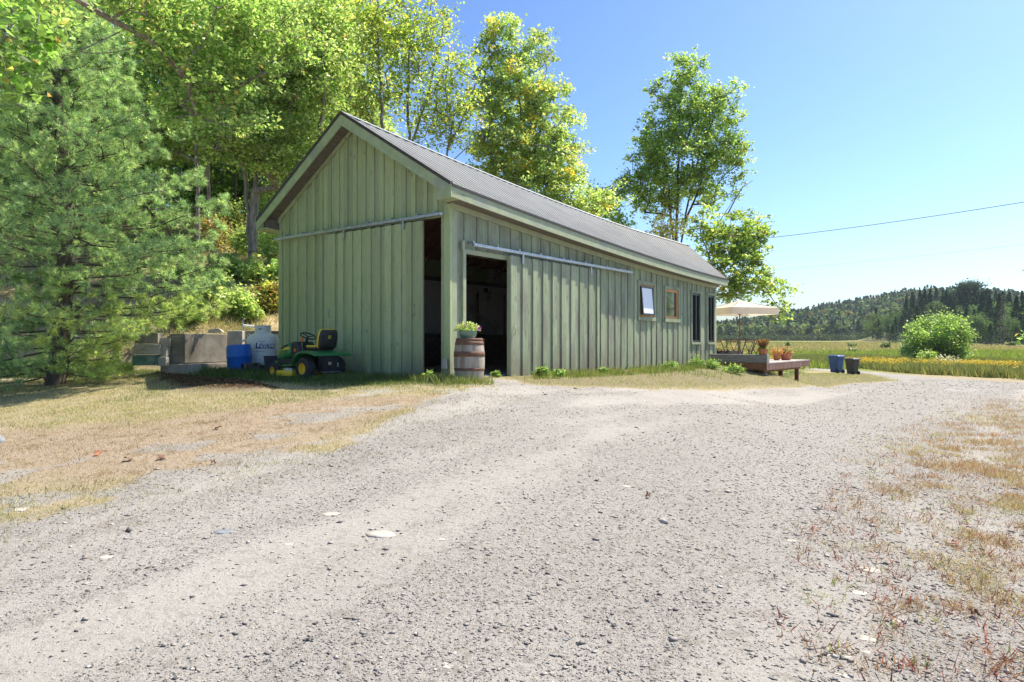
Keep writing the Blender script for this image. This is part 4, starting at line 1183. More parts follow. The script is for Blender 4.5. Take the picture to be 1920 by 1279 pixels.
# orange and mixed shrubs ----------------------------------------------------------------
def shrub(px, py, w, h, pal, seed, name, label, n=14, per=90, leaf=0.12, Z=None, group=None, cat='shrub', clump=None, mat='leaf'):
    if Z is None:
        X, Y = G(px, py)
    else:
        X, Y = (px - CX) / FPX * Z, Z
    k = Y / FPX
    z0 = gz1(X, Y)
    W_, H_ = w * k, h * k
    rng = np.random.default_rng(seed)
    root = thing(name, label, cat, (X, Y, z0), 0, group)
    d = rng.normal(size=(n, 3)); d /= np.linalg.norm(d, axis=1)[:, None]
    T = d * rng.random((n, 1)) ** 0.4 * np.array([W_ / 2, W_ / 2.4, H_ * 0.55]) * 0.82 + np.array([0, 0, H_ * 0.47])
    pos, par, rad = skeleton([[(0, 0, -0.1), (0, 0, 0.1 * H_), (0.02, 0, 0.3 * H_)]], T, seed, seg=max(0.2, H_ / 6), r_tip=0.004 * max(1, H_), r_max=0.03 * max(1, H_))
    V, F = tubes_np(pos, par, rad, 4)
    npmesh('stem', V, F, M['bark_dark'], root)
    c = clump or 0.13 * (W_ + H_) / 2
    pts = np.repeat(T, per, axis=0) + rng.normal(size=(n * per, 3)) * c
    pts[:, 2] = np.maximum(pts[:, 2], 0.03)
    V, F, _ = leaves_np(pts, leaf, None, 0.4, rng)
    col = pick(pal, len(pts), rng, 0.2) * np.repeat((1 + .15 * rng.normal(size=(n, 1))).clip(.6, 1.4), per, axis=0)
    npmesh('foliage', V, F, M[mat], root, col=np.repeat(col, 2, axis=0))
    return root
shrub(1360, 672, 90, 80, [(0.24, 0.16, 0.09), (0.28, 0.15, 0.08), (0.16, 0.20, 0.06), (0.18, 0.22, 0.07)], 61, 'sumac_shrub', 'orange and pink autumn shrub behind the garden chairs', 22, 40, 0.11, Z=31)
shrub(1378, 668, 60, 62, [(0.30, 0.13, 0.06), (0.28, 0.18, 0.07), (0.2, 0.2, 0.07)], 62, 'sumac_shrub', 'bright orange sapling beside the parasol pole', 10, 16, 0.11, Z=30.5)
shrub(1440, 672, 60, 30, [(0.16, 0.19, 0.06), (0.24, 0.20, 0.10)], 63, 'shrub', 'low grey-green shrub behind the potted grass on the deck', 12, 70, 0.11, Z=33)
SL = [(400, 470, 80, 60, 0), (445, 455, 70, 50, 1), (505, 500, 60, 80, 2), (395, 560, 110, 55, 3), (440, 590, 90, 45, 4), (505, 585, 60, 60, 5), (490, 440, 70, 90, 6), (420, 400, 90, 80, 7), (350, 610, 90, 40, 8), (470, 530, 60, 45, 11), (425, 525, 60, 50, 12), (520, 545, 50, 60, 13), (468, 600, 50, 30, 14), (420, 455, 70, 80, 15), (500, 450, 60, 90, 16), (455, 480, 50, 60, 17), (520, 430, 60, 100, 9), (330, 520, 90, 70, 10)]
LB = ['red-brown leafed thicket under the two slim trunks', 'rusty undergrowth right of the slim trunks', 'green sapling beside the barn wall on the slope', 'yellow-green leafy bush above the block wall', 'bright low bush directly behind the concrete blocks',
      'mixed brown and green bush against the barn corner', 'leafy thicket behind the twin trunks', 'tall green thicket beneath the forest crowns', 'low green bush touching the pine boughs', 'thicket showing just under the barn eave', 'green bush hidden among pine boughs on the slope', 'light green sapling below the twin trunks', 'leafy bush below the slim trunks', 'tall weedy bush against the barn wall above the tank', 'small bush on the bank just above the block wall', 'sunlit leafy saplings between the slim and twin trunks', 'sunlit saplings right of the twin trunks', 'yellow-green sprout at the foot of the twin trunks']
for (px, py, w, h, k) in SL:
    pal = [[(0.16, 0.09, 0.04), (0.12, 0.15, 0.05), (0.22, 0.14, 0.06), (0.2, 0.22, 0.07)], [(0.15, 0.09, 0.04), (0.20, 0.13, 0.06), (0.14, 0.18, 0.05)], YG, YG, YG, [(0.16, 0.17, 0.05), (0.22, 0.14, 0.05), (0.2, 0.24, 0.05)], MG + YG[:2], MG + DG, YG + MG, MG, MG + YG, YG, YG + MG, YG + MG, YG, YG, YG, YG][k]
    shrub(px, py, w, h, pal, 70 + k, 'undergrowth_bush', LB[k], 18, 110, 0.12)

# the white pine at left ---------------------------------------------------------------------
def pine():
    rng = np.random.default_rng(5)
    X0, Z0 = (100 - CX) / FPX * 15.6, 15.6
    z0 = gz1(X0, Z0) - 0.1
    root = thing('white_pine', 'large soft-needled white pine with sweeping boughs left of the block wall', 'tree', (X0, Z0, z0))
    H = 10.5
    segs = []; rads = []; parr = []
    pos = [np.array([0, 0, 0.])]; par = [-1]; rad = [0.20]
    nseg = 26
    for k in range(1, nseg + 1):
        f = k / nseg
        pos.append(np.array([0.16 * math.sin(f * 5) + f * .2, 0.10 * math.sin(f * 4 + 1), H * f])); par.append(k - 1); rad.append(0.20 * (1 - f) ** 0.8 + 0.01)
    tuft_p = []; tuft_d = []; tuft_s = []
    z = 0.40
    while z < H - 0.4:
        f = z / H
        nb = rng.integers(5, 8)
        a0 = rng.random() * 6.28
        for b in range(nb):
            az = a0 + 2 * PI * b / nb + rng.normal() * 0.25
            L = 3.9 * (1 - f) ** 0.66 * rng.uniform(0.72, 1.08)
            if math.cos(az) > 0.55 and z < 5.2: L *= 1.18
            if z < 1.5 and math.cos(az) > 0.2: L *= 0.55
            if 1.35 < z < 2.6 and math.cos(az) < 0.45: L *= 0.30
            if z < 1.3: L *= 0.85
            zb = z + rng.normal() * 0.1
            ti = min(nseg, int(zb / H * nseg)); p0 = pos[ti].copy(); p0[2] = zb
            droop = 0.10 - 0.26 * (1 - f) + rng.normal() * 0.10     # slope of the bough
            last = ti; npt = max(4, int(L / 0.28)); pts = []
            for q in range(1, npt + 1):
                g = q / npt
                r = L * g
                sag = droop * r + 0.22 * L * g ** 2.4
                p = p0 + np.array([math.cos(az + 0.15 * math.sin(q * .9 + b)) * r, math.sin(az + 0.15 * math.sin(q * .9 + b)) * r, sag])
                pos.append(p); par.append(last); rad.append(0.028 * (1 - g) * (L / 4) + 0.006); last = len(pos) - 1
                pts.append((p, g))
            for p, g in pts:
                if g < 0.12: continue
                for sd in (-1, 1, 0):
                    if sd == 0 and g < 0.8: continue
                    tl = (0.75 * (1 - g) + 0.22) * rng.uniform(0.6, 1.15) * min(1, L / 2.5)
                    ta = az + sd * rng.uniform(0.55, 1.1)
                    nt_ = max(2, int(tl / 0.13))
                    lst = len(pos); first = par[-1] + 0
                    q_ = p.copy(); pi_ = None
                    e = np.array([math.cos(ta), math.sin(ta), 0.20 + rng.normal() * 0.38])
                    end = p + e * tl
                    # twig
                    bi = len(pos); pos.append(p + e * tl * 0.5); par.append(last if g > .99 else last); rad.append(0.006)
                    par[-1] = bi - 1 if False else -2
                    pos.append(end); par.append(bi); rad.append(0.004)
                    pos[bi] = p.copy(); par[bi] = -1
                    def put(tp_, dv_, sc_):
                        wx, wy, wz = X0 + tp_[0], Z0 + tp_[1], z0 + tp_[2]
                        if wx / wy > -0.575 and wz < 1.62 + 0.1 * math.sin(wx * 7): return
                        tuft_p.append(tp_); tuft_d.append(dv_ / np.linalg.norm(dv_)); tuft_s.append(sc_)
                    for u in range(max(1, nt_ // 2)):
                        h = 0.35 + 0.5 * (u + 1) / nt_
                        put(p + e * tl * h + rng.normal(size=3) * 0.02, e + rng.normal(size=3) * 0.45 + np.array([0, 0, .2]), rng.uniform(.8, 1.1))
                    for u in range(9):
                        dv = e * 0.9 + rng.normal(size=3) * 0.62; dv[2] += 0.25
                        put(p + e * tl * rng.uniform(0.72, 1.0) + rng.normal(size=3) * 0.035, dv, rng.uniform(.85, 1.2))
        z += rng.uniform(0.25, 0.36)
    pos = np.array(pos); par = np.array(par); rad = np.array(rad)
    V, F = tubes_np(pos, par, rad, 6)
    npmesh('trunk', V, F, M['bark_dark'], root, smooth=True)
    tp = np.array(tuft_p); td = np.array(tuft_d); ts = np.array(tuft_s)
    K = 12; n = len(tp)
    d = np.repeat(td, K, 0); q = rng.normal(size=(n * K, 3)); d = d * 0.62 + q * 0.46; d /= np.linalg.norm(d, axis=1)[:, None]
    p = np.repeat(tp, K, 0); Ln = 0.130 * np.repeat(ts, K) * rng.uniform(0.8, 1.15, n * K)
    side = np.cross(d, rng.normal(size=(n * K, 3))); side /= np.linalg.norm(side, axis=1)[:, None]
    wd = 0.0052
    tip = p + d * Ln[:, None]; tip[:, 2] -= 0.012
    V = np.stack([p - side * wd, p + side * wd, tip], 1).reshape(-1, 3)
    F = np.arange(n * K * 3).reshape(-1, 3)
    c = pick([(0.18, 0.265, 0.12), (0.24, 0.32, 0.145), (0.14, 0.215, 0.105), (0.32, 0.38, 0.17)], n, rng, 0.26)
    low = (tp[:, 2] < 2.2) & (tp[:, 0] > 0.5)
    c[low] = c[low] * np.array([1.22, 1.1, 0.85])
    npmesh('crown', V, F, M['needle'], root, col=np.repeat(c, K, 0))
    print('pine tufts', n)
pine()

# ------------------------------------------------------------------ far woods and single trees in the meadow
def conifer_np(h, r, n, rng, q=1.0):
    z = rng.random(n) ** 0.8 * 0.97 + 0.03
    ang = rng.random(n) * 2 * PI
    lev = 0.75 + 0.25 * np.cos(z * 38 + 2 * np.cos(ang * 2))
    rr_ = r * (1 - z) ** 0.85 * np.sqrt(rng.random(n) * .6 + .4) * lev + 0.02 * r
    pts = np.stack([np.cos(ang) * rr_, np.sin(ang) * rr_, z * h], 1)
    return pts
def decid_np(h, r, n, rng):
    k = 9
    d = rng.normal(size=(k, 3)); d /= np.linalg.norm(d, axis=1)[:, None]
    cen = d * np.array([r * .55, r * .55, h * .24]) + np.array([0, 0, h * .60])
    w = rng.integers(0, k, n)
    e = rng.normal(size=(n, 3)); e /= np.linalg.norm(e, axis=1)[:, None]
    pts = cen[w] + e * np.array([r * .48, r * .48, h * .19]) * (rng.random((n, 1)) ** 0.25)
    pts[:, 2] = np.maximum(pts[:, 2], h * 0.08)
    return pts
def stem_np(h, r):
    return tubes_np(np.array([[0, 0, -0.5], [0, 0, h * 0.4], [0, 0, h * 0.92]]), np.array([-1, 0, 1]), np.array([r, r * .7, r * .2]), 5)
CON = [(0.035, 0.078, 0.038), (0.045, 0.092, 0.042), (0.028, 0.062, 0.034)]
DEC = [(0.09, 0.145, 0.05), (0.11, 0.17, 0.055), (0.07, 0.12, 0.045)]
protos = []
for k in range(9):
    rng = np.random.default_rng(300 + k)
    if k < 4:
        pts = conifer_np(1.0, 0.19 + 0.02 * k, 1500, rng); pal = np.array(CON) * 1.25; nm = 'spruce_tree'; sz = 0.035
    elif k < 8:
        pts = decid_np(1.0, 0.34, 1500, rng); pal = np.array([DEC, DEC, [(0.14, 0.2, 0.06), (0.12, 0.18, 0.055)], DEC][k - 4]) * [1.5, 1.2, 1.3, 1.7][k - 4]; nm = 'broadleaf_tree'; sz = 0.042
    else:
        pts = conifer_np(1.0, 0.17, 420, rng); pal = [(0.16, 0.15, 0.14), (0.12, 0.12, 0.11)]; nm = 'bare_tree'; sz = 0.03
    V, F, _ = leaves_np(pts, sz, None, 0.3, rng)
    c = pick(pal, len(pts), rng, 0.22)
    V2, F2 = stem_np(1.0, 0.012)
    protos.append((nm, V, F, np.repeat(c, 2, 0), V2, F2))
def place_proto(k, X, Y, h, label, group, first={}):
    nm, V, F, c, V2, F2 = protos[k]
    if k not in first:
        root = thing(nm, label, 'tree', (X, Y, gz1(X, Y) - .1), 0, group)
        npmesh('crown', V, F, M['far_leaf'], root, col=c)
        npmesh('trunk', V2, F2, M['bark_dark'], root)
        first[k] = root
    else:
        root = copy_tree(first[k]); root.location = (X, Y, gz1(X, Y) - .1)
        tag(root, label, 'tree', group)
        if not group and 'group' in root: del root['group']
    root.scale = (h, h, h); root.rotation_euler = (0, 0, random.random() * 6.28)
    return root
rw = random.Random(77)
cnt = 0
for row in range(9):
    px = 1632 + rw.uniform(-6, 6) if row < 4 else 1700
    while px < 2010:
        Yr = (285 - (px - 1620) * 0.30) + row * 17 + rw.uniform(-5, 5)
        X = (px - CX) / FPX * Yr
        if not (row == 0 and rw.random() < 0.35):
            conif = rw.random() < (0.45 if px < 1700 else 0.62)
            k = rw.randrange(0, 4) if conif else rw.randrange(4, 8)
            h = (rw.uniform(9, 20) if conif else rw.uniform(10, 15.5))
            if px < 1690: h *= 0.8
            if row == 0: h *= 0.75
            where = 'in the front row of the right-hand wood' if row < 2 else ('in the middle of the right-hand wood' if row < 5 else 'on the skyline of the right-hand wood')
            side_ = ', left of the round bush' if px < 1690 else (', behind the round bush' if px < 1825 else ', right of the round bush')
            place_proto(k, X, Yr, h, ('dark pointed spruce ' if conif else 'rounded broadleaf tree ') + where + side_,
                        ('spruces ' if conif else 'broadleaf trees ') + where + side_.replace(',', ''))
            cnt += 1
        px += rw.uniform(9, 17)
print('wood trees', cnt)
place_proto(8, (1880 - CX) / FPX * 205, 205, 15, 'grey leafless conifer in the wood behind the right-hand field spruce', None)
def field_spruce(px, py, h, k, label):
    X, Y = G(px, py)
    hh = h * Y / FPX
    r = place_proto(k, X, Y, hh, label, None)
    r.scale = (hh * 1.5, hh * 1.5, hh)
field_spruce(1674, 646, 38, 1, 'small cone-shaped spruce alone in the meadow left of the round bush')
field_spruce(1857, 650, 44, 2, 'pale green spruce at the meadow edge right of the round bush')
field_spruce(1905, 648, 36, 0, 'small pointed spruce next to the pale spruce at the wood edge')
# the tall pine above the wood
rng = np.random.default_rng(91)
Yp = 300.; Xp = (1822 - CX) / FPX * Yp
zb = gz1(Xp, Yp)
root = thing('tall_pine', 'tallest flat-topped pine rising above the wooded skyline', 'tree', (Xp, Yp, zb))
ztop = CAMZ + (HY - 536) / FPX * Yp - zb
limbs = [(-3, ztop - 1, 4), (2, ztop, 4), (7, ztop - 4.5, 2.0), (11, ztop - 2.5, 1.6), (9, ztop - 7, 1.8), (15, ztop - 5.5, 1.5), (-6, ztop - 6, 3), (-4, ztop - 9, 3.5), (4, ztop - 8, 3), (0, ztop - 4, 3.5), (-8, ztop - 8, 1.8), (6, ztop - 11, 3.0), (-5, ztop - 13, 3.2)]
pts = []
trg = []
for lx, lz, lr in limbs:
    lx = lx * 0.8
    m = int(300 * lr)
    pts.append(np.array([lx, rng.normal() * 1.5, lz]) + rng.normal(size=(m, 3)) * np.array([lr * .55, lr * .55, lr * .28])); trg.append([lx, 0, lz])
pts = np.concatenate(pts)
V, F, _ = leaves_np(pts, 0.75, None, 0.3, rng)
npmesh('crown', V, F, M['far_leaf'], root, col=np.repeat(pick(CON, len(pts), rng, 0.2), 2, 0))
pos, par, rad = skeleton([[(0, 0, 0), (0, 0, ztop - 2)]], np.array(trg), 92, seg=2, r_tip=0.09, r_max=0.35)
V, F = tubes_np(pos, par, rad, 5)
npmesh('trunk', V, F, M['bark_dark'], root)
# second, thinner pine top
root2 = copy_tree(root); root2.location = ((1778 - CX) / FPX * 290., 290., gz1((1778 - CX) / FPX * 290., 290.)); root2.scale = (0.45, 0.45, 0.80)
tag(root2, 'thin ragged pine top on the skyline left of the tallest pine', 'tree')

# forest on the far hills: one mass
def far_forest():
    rng = np.random.default_rng(17)
    n = 5200
    r = rng.uniform(0.22, 0.80, n); Y = rng.uniform(445, 900, n); X = r * Y
    z = gz(X, Y)
    PV, PF, PC = [], [], []
    con = rng.random(n) < np.interp(Y, [445, 820], [0.15, 0.6])
    for kind in (0, 1):
        idx_ = np.nonzero(con == bool(kind))[0]
        for v in range(3):
            ii = idx_[v::3]
            base = conifer_np(1, 0.20, 55, rng) if kind else decid_np(1, 0.36, 60, rng)
            h = rng.uniform(9, 15, len(ii)) if kind else rng.uniform(8, 12.5, len(ii))
            pts = base[None] * h[:, None, None]
            a = rng.random(len(ii)) * 6.28
            ca, sa = np.cos(a)[:, None], np.sin(a)[:, None]
            q = np.empty_like(pts); q[..., 0] = pts[..., 0] * ca - pts[..., 1] * sa; q[..., 1] = pts[..., 0] * sa + pts[..., 1] * ca; q[..., 2] = pts[..., 2]
            q += np.stack([X[ii], Y[ii], z[ii] - 0.3], 1)[:, None]
            V, F, _ = leaves_np(q.reshape(-1, 3), 2.3 if kind else 2.9, None, 0.3, rng)
            pal = CON if kind else [(0.12, 0.18, 0.065), (0.15, 0.21, 0.07), (0.10, 0.155, 0.06), (0.19, 0.22, 0.07)]
            c = pick(pal, len(ii), rng, 0.26) * (1.25 if kind else 1.1)
            if not kind:
                mm = rng.random(len(ii)) < 0.02; c[mm] = pick([(0.28, 0.12, 0.05), (0.25, 0.17, 0.05)], int(mm.sum()), rng)
            c = np.repeat(c, base.shape[0], 0) * (1 + 0.15 * rng.normal(size=(len(ii) * base.shape[0], 1))).clip(.5, 1.5)
            off = sum(len(x_) for x_ in PV)
            PV.append(V); PF.append(F + off); PC.append(np.repeat(c, 2, 0))
    o = npmesh('far_forest', np.concatenate(PV), np.concatenate(PF), M['far_leaf'], col=np.concatenate(PC))
    tag(o, 'dense mixed forest covering the distant hills', 'forest', kind='stuff')
far_forest()
def brush_line():
    rng = np.random.default_rng(18)
    n = 700
    r = rng.uniform(0.30, 0.53, n); Y = rng.uniform(395, 445, n); X = r * Y
    pts = np.repeat(np.stack([X, Y, gz(X, Y)], 1), 26, 0)
    s_ = np.repeat(rng.uniform(0.7, 2.0, n), 26)[:, None]
    pts = pts + rng.normal(size=pts.shape) * s_ * np.array([1.2, 1.2, 0.7]) + np.array([0, 0, 1.0]) * s_
    V, F, _ = leaves_np(pts, 1.0, None, 0.3, rng)
    o = npmesh('brush_line', V, F, M['far_leaf'], col=np.repeat(pick([(0.06, 0.09, 0.03), (0.08, 0.11, 0.04), (0.05, 0.08, 0.04)], len(pts), rng, .2), 2, 0))
    tag(o, 'strip of low brush between the meadow and the far forest', 'brush', kind='stuff')
brush_line()

# meadow bushes
shrub(1757, 681, 138, 94, [(0.13, 0.20, 0.05), (0.17, 0.24, 0.06), (0.10, 0.16, 0.04), (0.21, 0.27, 0.08)], 81, 'round_bush', 'big rounded bright green bush in the meadow beyond the road', 130, 260, 0.20, cat='bush', clump=0.42)
shrub(1708, 676, 44, 34, [(0.17, 0.22, 0.11), (0.14, 0.18, 0.09)], 82, 'willow_bush', 'grey-green willow bush leaning on the left of the round bush', 20, 90, 0.2, cat='bush', clump=0.3)
shrub(1738, 684, 36, 26, [(0.2, 0.27, 0.06), (0.16, 0.22, 0.06)], 83, 'low_bush', 'light green sapling clump in front of the round bush', 14, 80, 0.18, cat='bush', clump=0.28)
shrub(1772, 690, 60, 18, [(0.26, 0.24, 0.17), (0.2, 0.2, 0.12)], 84, 'low_bush', 'pale greyish brush at the foot of the round bush', 18, 80, 0.16, cat='bush', clump=0.25)
for k, (px, py, w, h, lb) in enumerate(((1596, 652, 18, 9, 'small round shrub in the meadow above the blue bin'), (1660, 655, 28, 10, 'wide pale shrub in the meadow left of the round bush'), (1478, 651, 14, 9, 'dark little shrub in the meadow above the deck pots'), (1895, 650, 16, 8, 'pale low shrub at the right of the meadow'), (1600, 661, 18, 6, 'flattened shrub in the middle of the meadow'))):
    shrub(px, py, w, h, [(0.12, 0.15, 0.06), (0.10, 0.13, 0.05)], 90 + k, 'meadow_shrub', lb, 12, 40, 0.45, cat='shrub')

# ------------------------------------------------------------------ grasses (uncountable)
def blades(name, X, Y, h, w, pal, label, cat, seed, lean=0.35, mat='blade', var=0.22, zoff=0.0, palw=None, dens_col=None):
    rng = np.random.default_rng(seed)
    n = len(X); Zg = gz(X, Y) + zoff - 0.01
    a = rng.random(n) * 2 * PI
    hh = h * rng.uniform(0.45, 1.25, n) if np.isscalar(h) else h * rng.uniform(0.6, 1.2, n)
    ww = w * rng.uniform(0.7, 1.3, n)
    d = np.stack([np.cos(a), np.sin(a), 0 * a], 1)
    b0 = np.stack([X, Y, Zg], 1)
    ln = rng.normal(size=(n, 3)) * lean; ln[:, 2] = 1; 
    tip = b0 + ln * hh[:, None]
    V = np.stack([b0 - d * ww[:, None], b0 + d * ww[:, None], tip], 1).reshape(-1, 3)
    F = np.arange(3 * n).reshape(-1, 3)
    c = dens_col if dens_col is not None else pick(pal, n, rng, var, palw)
    o = npmesh(name, V, F, M[mat], col=c)
    if label: tag(o, label, cat, kind='stuff')
    return o

def sample_poly(poly, n, rng, pad=0.5):
    xs = [p[0] for p in poly]; ys = [p[1] for p in poly]
    X = rng.uniform(min(xs) - pad, max(xs) + pad, n); Y = rng.uniform(min(ys) - pad, max(ys) + pad, n)
    m = poly_sd(X, Y, poly) > -pad
    return X[m], Y[m]

# lawn and dry grass at left
rng = np.random.default_rng(101)
X, Y = sample_poly(Z_LAWN, 620000, rng, 1.0)
fr = X / Y
keep = (fr > -0.80) & (fr < 0.02); X, Y = X[keep], Y[keep]
gvv, goo, gmm, ggg = masks(X, Y)
cl = fbm(X * 2.6, Y * 2.6, 71, 3)
dens = np.where(goo > 0.5, 0.55, 0.9) * (0.35 + 1.1 * sst(0.35, 0.6, cl)) * (1 - gvv) ** 1.2 * (1 - gmm * 0.97)
dens = np.maximum(dens, 0.45 * (1 - gmm) * sst(-1.0, 0.2, poly_sd(X, Y, Z_LAWN)) * sst(.5, .62, fbm(X * 3.1, Y * 3.1, 72, 3)))
t_, s_ = barn_ts(X, Y)
inb = (t_ > -0.05) & (s_ > -0.05) & (s_ < W + .1)
keep = (rng.random(len(X)) < dens) & ~inb & (poly_sd(X, Y, Z_LAWN) > -1.0)
X, Y, goo, ggg = X[keep], Y[keep], goo[keep], ggg[keep]
print('lawn', len(X))
n = len(X)
palT = pick([(0.56, 0.49, 0.29), (0.46, 0.43, 0.20), (0.26, 0.32, 0.11), (0.60, 0.50, 0.32)], n, rng, .2)
palO = pick([(0.54, 0.43, 0.29), (0.44, 0.32, 0.21), (0.55, 0.45, 0.32), (0.32, 0.29, 0.15), (0.26, 0.16, 0.10)], n, rng, .2)
palG = pick([(0.10, 0.17, 0.04), (0.14, 0.22, 0.05), (0.20, 0.24, 0.07)], n, rng, .2)
c = np.where((goo > rng.random(n))[:, None], palO, palT)
gsel = (rng.random(n) < np.maximum(ggg * 0.95, 0.45 * sst(0.5, 0.66, fbm(X * 0.9, Y * 0.9, 5)) * (1 - goo)))
c = np.where(gsel[:, None], palG, c)
hh = np.where(goo > 0.5, 0.035, 0.05) + 0.05 * ggg * rng.random(n)
blades('lawn_grass', X, Y, hh, 0.004, None, 'short dry and green lawn grass left of the gravel drive', 'grass', 102, 0.5, dens_col=c)
# green weeds in the shade along the gable, and at the corner
def weeds_px(name, poly_px, n, h, w, pal, label, seed, lean=0.35):
    rng = np.random.default_rng(seed)
    pl = ring(poly_px)
    X, Y = sample_poly(pl, n, rng, 0.05)
    t_, s_ = barn_ts(X, Y)
    k = ~((t_ > -0.20) & (s_ > -0.18) & (s_ < W + .1) & (t_ < 14.8)) & (poly_sd(X, Y, pl) > 0.0)
    k &= rng.random(len(X)) < (0.25 + 0.9 * sst(0.35, 0.6, fbm(X * 2.2, Y * 2.2, seed)))
    blades(name, X[k], Y[k], h, w, pal, label, 'weeds', seed, lean)
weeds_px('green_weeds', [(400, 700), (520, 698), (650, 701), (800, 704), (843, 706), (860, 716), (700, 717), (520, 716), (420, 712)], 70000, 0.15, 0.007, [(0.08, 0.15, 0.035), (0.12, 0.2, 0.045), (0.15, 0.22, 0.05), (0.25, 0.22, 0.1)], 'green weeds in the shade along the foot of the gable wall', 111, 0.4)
weeds_px('corner_weeds', [(760, 705), (843, 706), (862, 712), (925, 716), (925, 722), (850, 722), (780, 718)], 9000, 0.17, 0.007, [(0.16, 0.24, 0.05), (0.22, 0.28, 0.07), (0.40, 0.34, 0.2), (0.12, 0.19, 0.05)], 'taller weeds and seed stalks round the barn corner and barrel', 112, 0.4)
weeds_px('side_weeds', [(1000, 703), (1100, 697), (1250, 688), (1340, 684), (1345, 690), (1250, 700), (1120, 708), (1000, 712)], 60000, 0.15, 0.007, [(0.14, 0.22, 0.05), (0.20, 0.26, 0.06), (0.30, 0.28, 0.10)], 'green and yellow weeds along the foot of the long wall', 113, 0.45)
weeds_px('tall_weeds', [(1200, 695), (1340, 676), (1460, 690), (1510, 700), (1480, 710), (1380, 712), (1220, 707)], 60000, 0.30, 0.008, [(0.15, 0.23, 0.07), (0.20, 0.28, 0.09), (0.12, 0.19, 0.06)], 'tall soft green weeds between the barn end and the deck', 114, 0.45)
weeds_px('verge_grass', [(945, 706), (1340, 690), (1500, 700), (1620, 700), (1690, 714), (1600, 719), (1500, 727), (1470, 728), (1440, 728.5), (1415, 729.5), (1390, 730.5), (1365, 731), (1340, 731.5), (1290, 731.5), (1230, 731), (1150, 729), (1000, 724)], 200000, 0.07, 0.006, [(0.58, 0.48, 0.29), (0.50, 0.43, 0.23), (0.24, 0.33, 0.10), (0.60, 0.47, 0.31), (0.32, 0.38, 0.13)], 'dry straw-coloured verge grass between the long wall and the gravel', 115, 0.5)
weeds_px('green_plants', [(0, 690), (250, 688), (240, 700), (100, 708), (-60, 712), (-60, 690)], 40000, 0.16, 0.010, [(0.07, 0.14, 0.03), (0.11, 0.18, 0.04), (0.09, 0.12, 0.03)], 'dark green plants growing under the pine boughs', 116, 0.6)
weeds_px('wall_weeds', [(360, 690), (440, 692), (500, 705), (480, 718), (400, 712), (350, 704)], 16000, 0.22, 0.012, [(0.07, 0.13, 0.035), (0.10, 0.17, 0.04)], 'leafy dark weeds before the concrete blocks and blue drum', 117, 0.6)

for k_, (px_, py_, w_, h_) in enumerate(((1018, 706, 30, 20), (1050, 704, 26, 12), (1130, 698, 24, 10), (1255, 690, 36, 13), (1300, 686, 44, 18), (1335, 690, 40, 16), (1375, 698, 44, 13), (800, 712, 36, 16), (930, 706, 18, 10))):
    shrub(px_, py_ + 2, w_, h_, [(0.13, 0.20, 0.05), (0.19, 0.26, 0.07), (0.10, 0.16, 0.045)], 400 + k_, 'weed_clump', ['leafy green weed clump at the foot of the sliding side door', 'small weed clump right of the leafy one at the side door', 'low weed clump under the blank part of the long wall', 'weed clump below the wood-framed windows', 'tall weed clump below the dark narrow windows', 'weed clump at the far corner of the barn', 'weed clump growing before the deck', 'weed clump at the foot of the gable door', 'tiny weed by the concrete threshold'][k_], 12, 60, 0.06, cat='weed')
# dry weeds on the right-hand patch
rng = np.random.default_rng(121)
Y = 3.0 * (27 / 3.0) ** rng.random(600000); X = Y * rng.uniform(0.22, 1.15, len(Y))
cl = fbm(X * 3.0, Y * 3.0, 123, 4)
sdR = poly_sd(X, Y, Z_RIGHT)
d = np.maximum(sst(-0.9, 0.8, sdR) * (0.10 + 0.62 * sst(0.40, 0.64, cl)) * np.interp(Y, [5, 10, 25], [1, .75, .5]), 0.5 * sst(-0.4, 1.6, poly_sd(X, Y, Z_SPARSE)) * sst(0.46, 0.66, cl) * sst(.3, .55, X / Y))
d *= (Y > 3.2)
k = rng.random(len(X)) < d
X, Y, cl = X[k], Y[k], cl[k]; n = len(X); print('right', n)
q = fbm(X * 1.3, Y * 1.3, 125, 4) + 0.22 * rng.normal(size=n)
c = np.where((q > 0.42)[:, None], pick([(0.42, 0.25, 0.15), (0.34, 0.17, 0.10), (0.46, 0.31, 0.19)], n, rng, .22), pick([(0.58, 0.48, 0.31), (0.50, 0.43, 0.25), (0.32, 0.34, 0.14), (0.60, 0.48, 0.33)], n, rng, .2))
hh = np.interp(Y, [3, 6, 12], [0.035, 0.05, 0.07]) * (0.5 + cl)
blades('dry_weeds', X, Y, hh, np.interp(Y, [3, 12], [0.0018, 0.005]), None, 'rusty and straw-coloured dry weeds on the right edge of the drive', 'weeds', 122, 0.6, dens_col=c)
# sparse tufts over the gravel (left, middle and right)
rng = np.random.default_rng(131)
cen = []
def add_tufts(poly_px, n, s):
    pl = ring(poly_px)
    X, Y = sample_poly(pl, n, rng, 0)
    for a, b in zip(X, Y): cen.append((a, b, s))
add_tufts([(1500, 1000), (1700, 850), (1940, 850), (1940, 1290), (1380, 1290)], 750, 1.0)
add_tufts([(1000, 1100), (1500, 950), (1500, 1279), (950, 1279)], 90, 0.6)
add_tufts([(0, 940), (500, 850), (850, 745), (1000, 740), (900, 830), (500, 930), (100, 1030), (0, 1060)], 1500, 1.1)
add_tufts([(0, 800), (650, 745), (850, 742), (700, 800), (500, 870), (0, 960)], 900, 1.3)
add_tufts([(0, 1050), (600, 950), (1500, 760), (1700, 760), (1300, 1000), (900, 1279), (0, 1279)], 380, 0.5)
pX, pY, pH, pC, pW = [], [], [], [], []
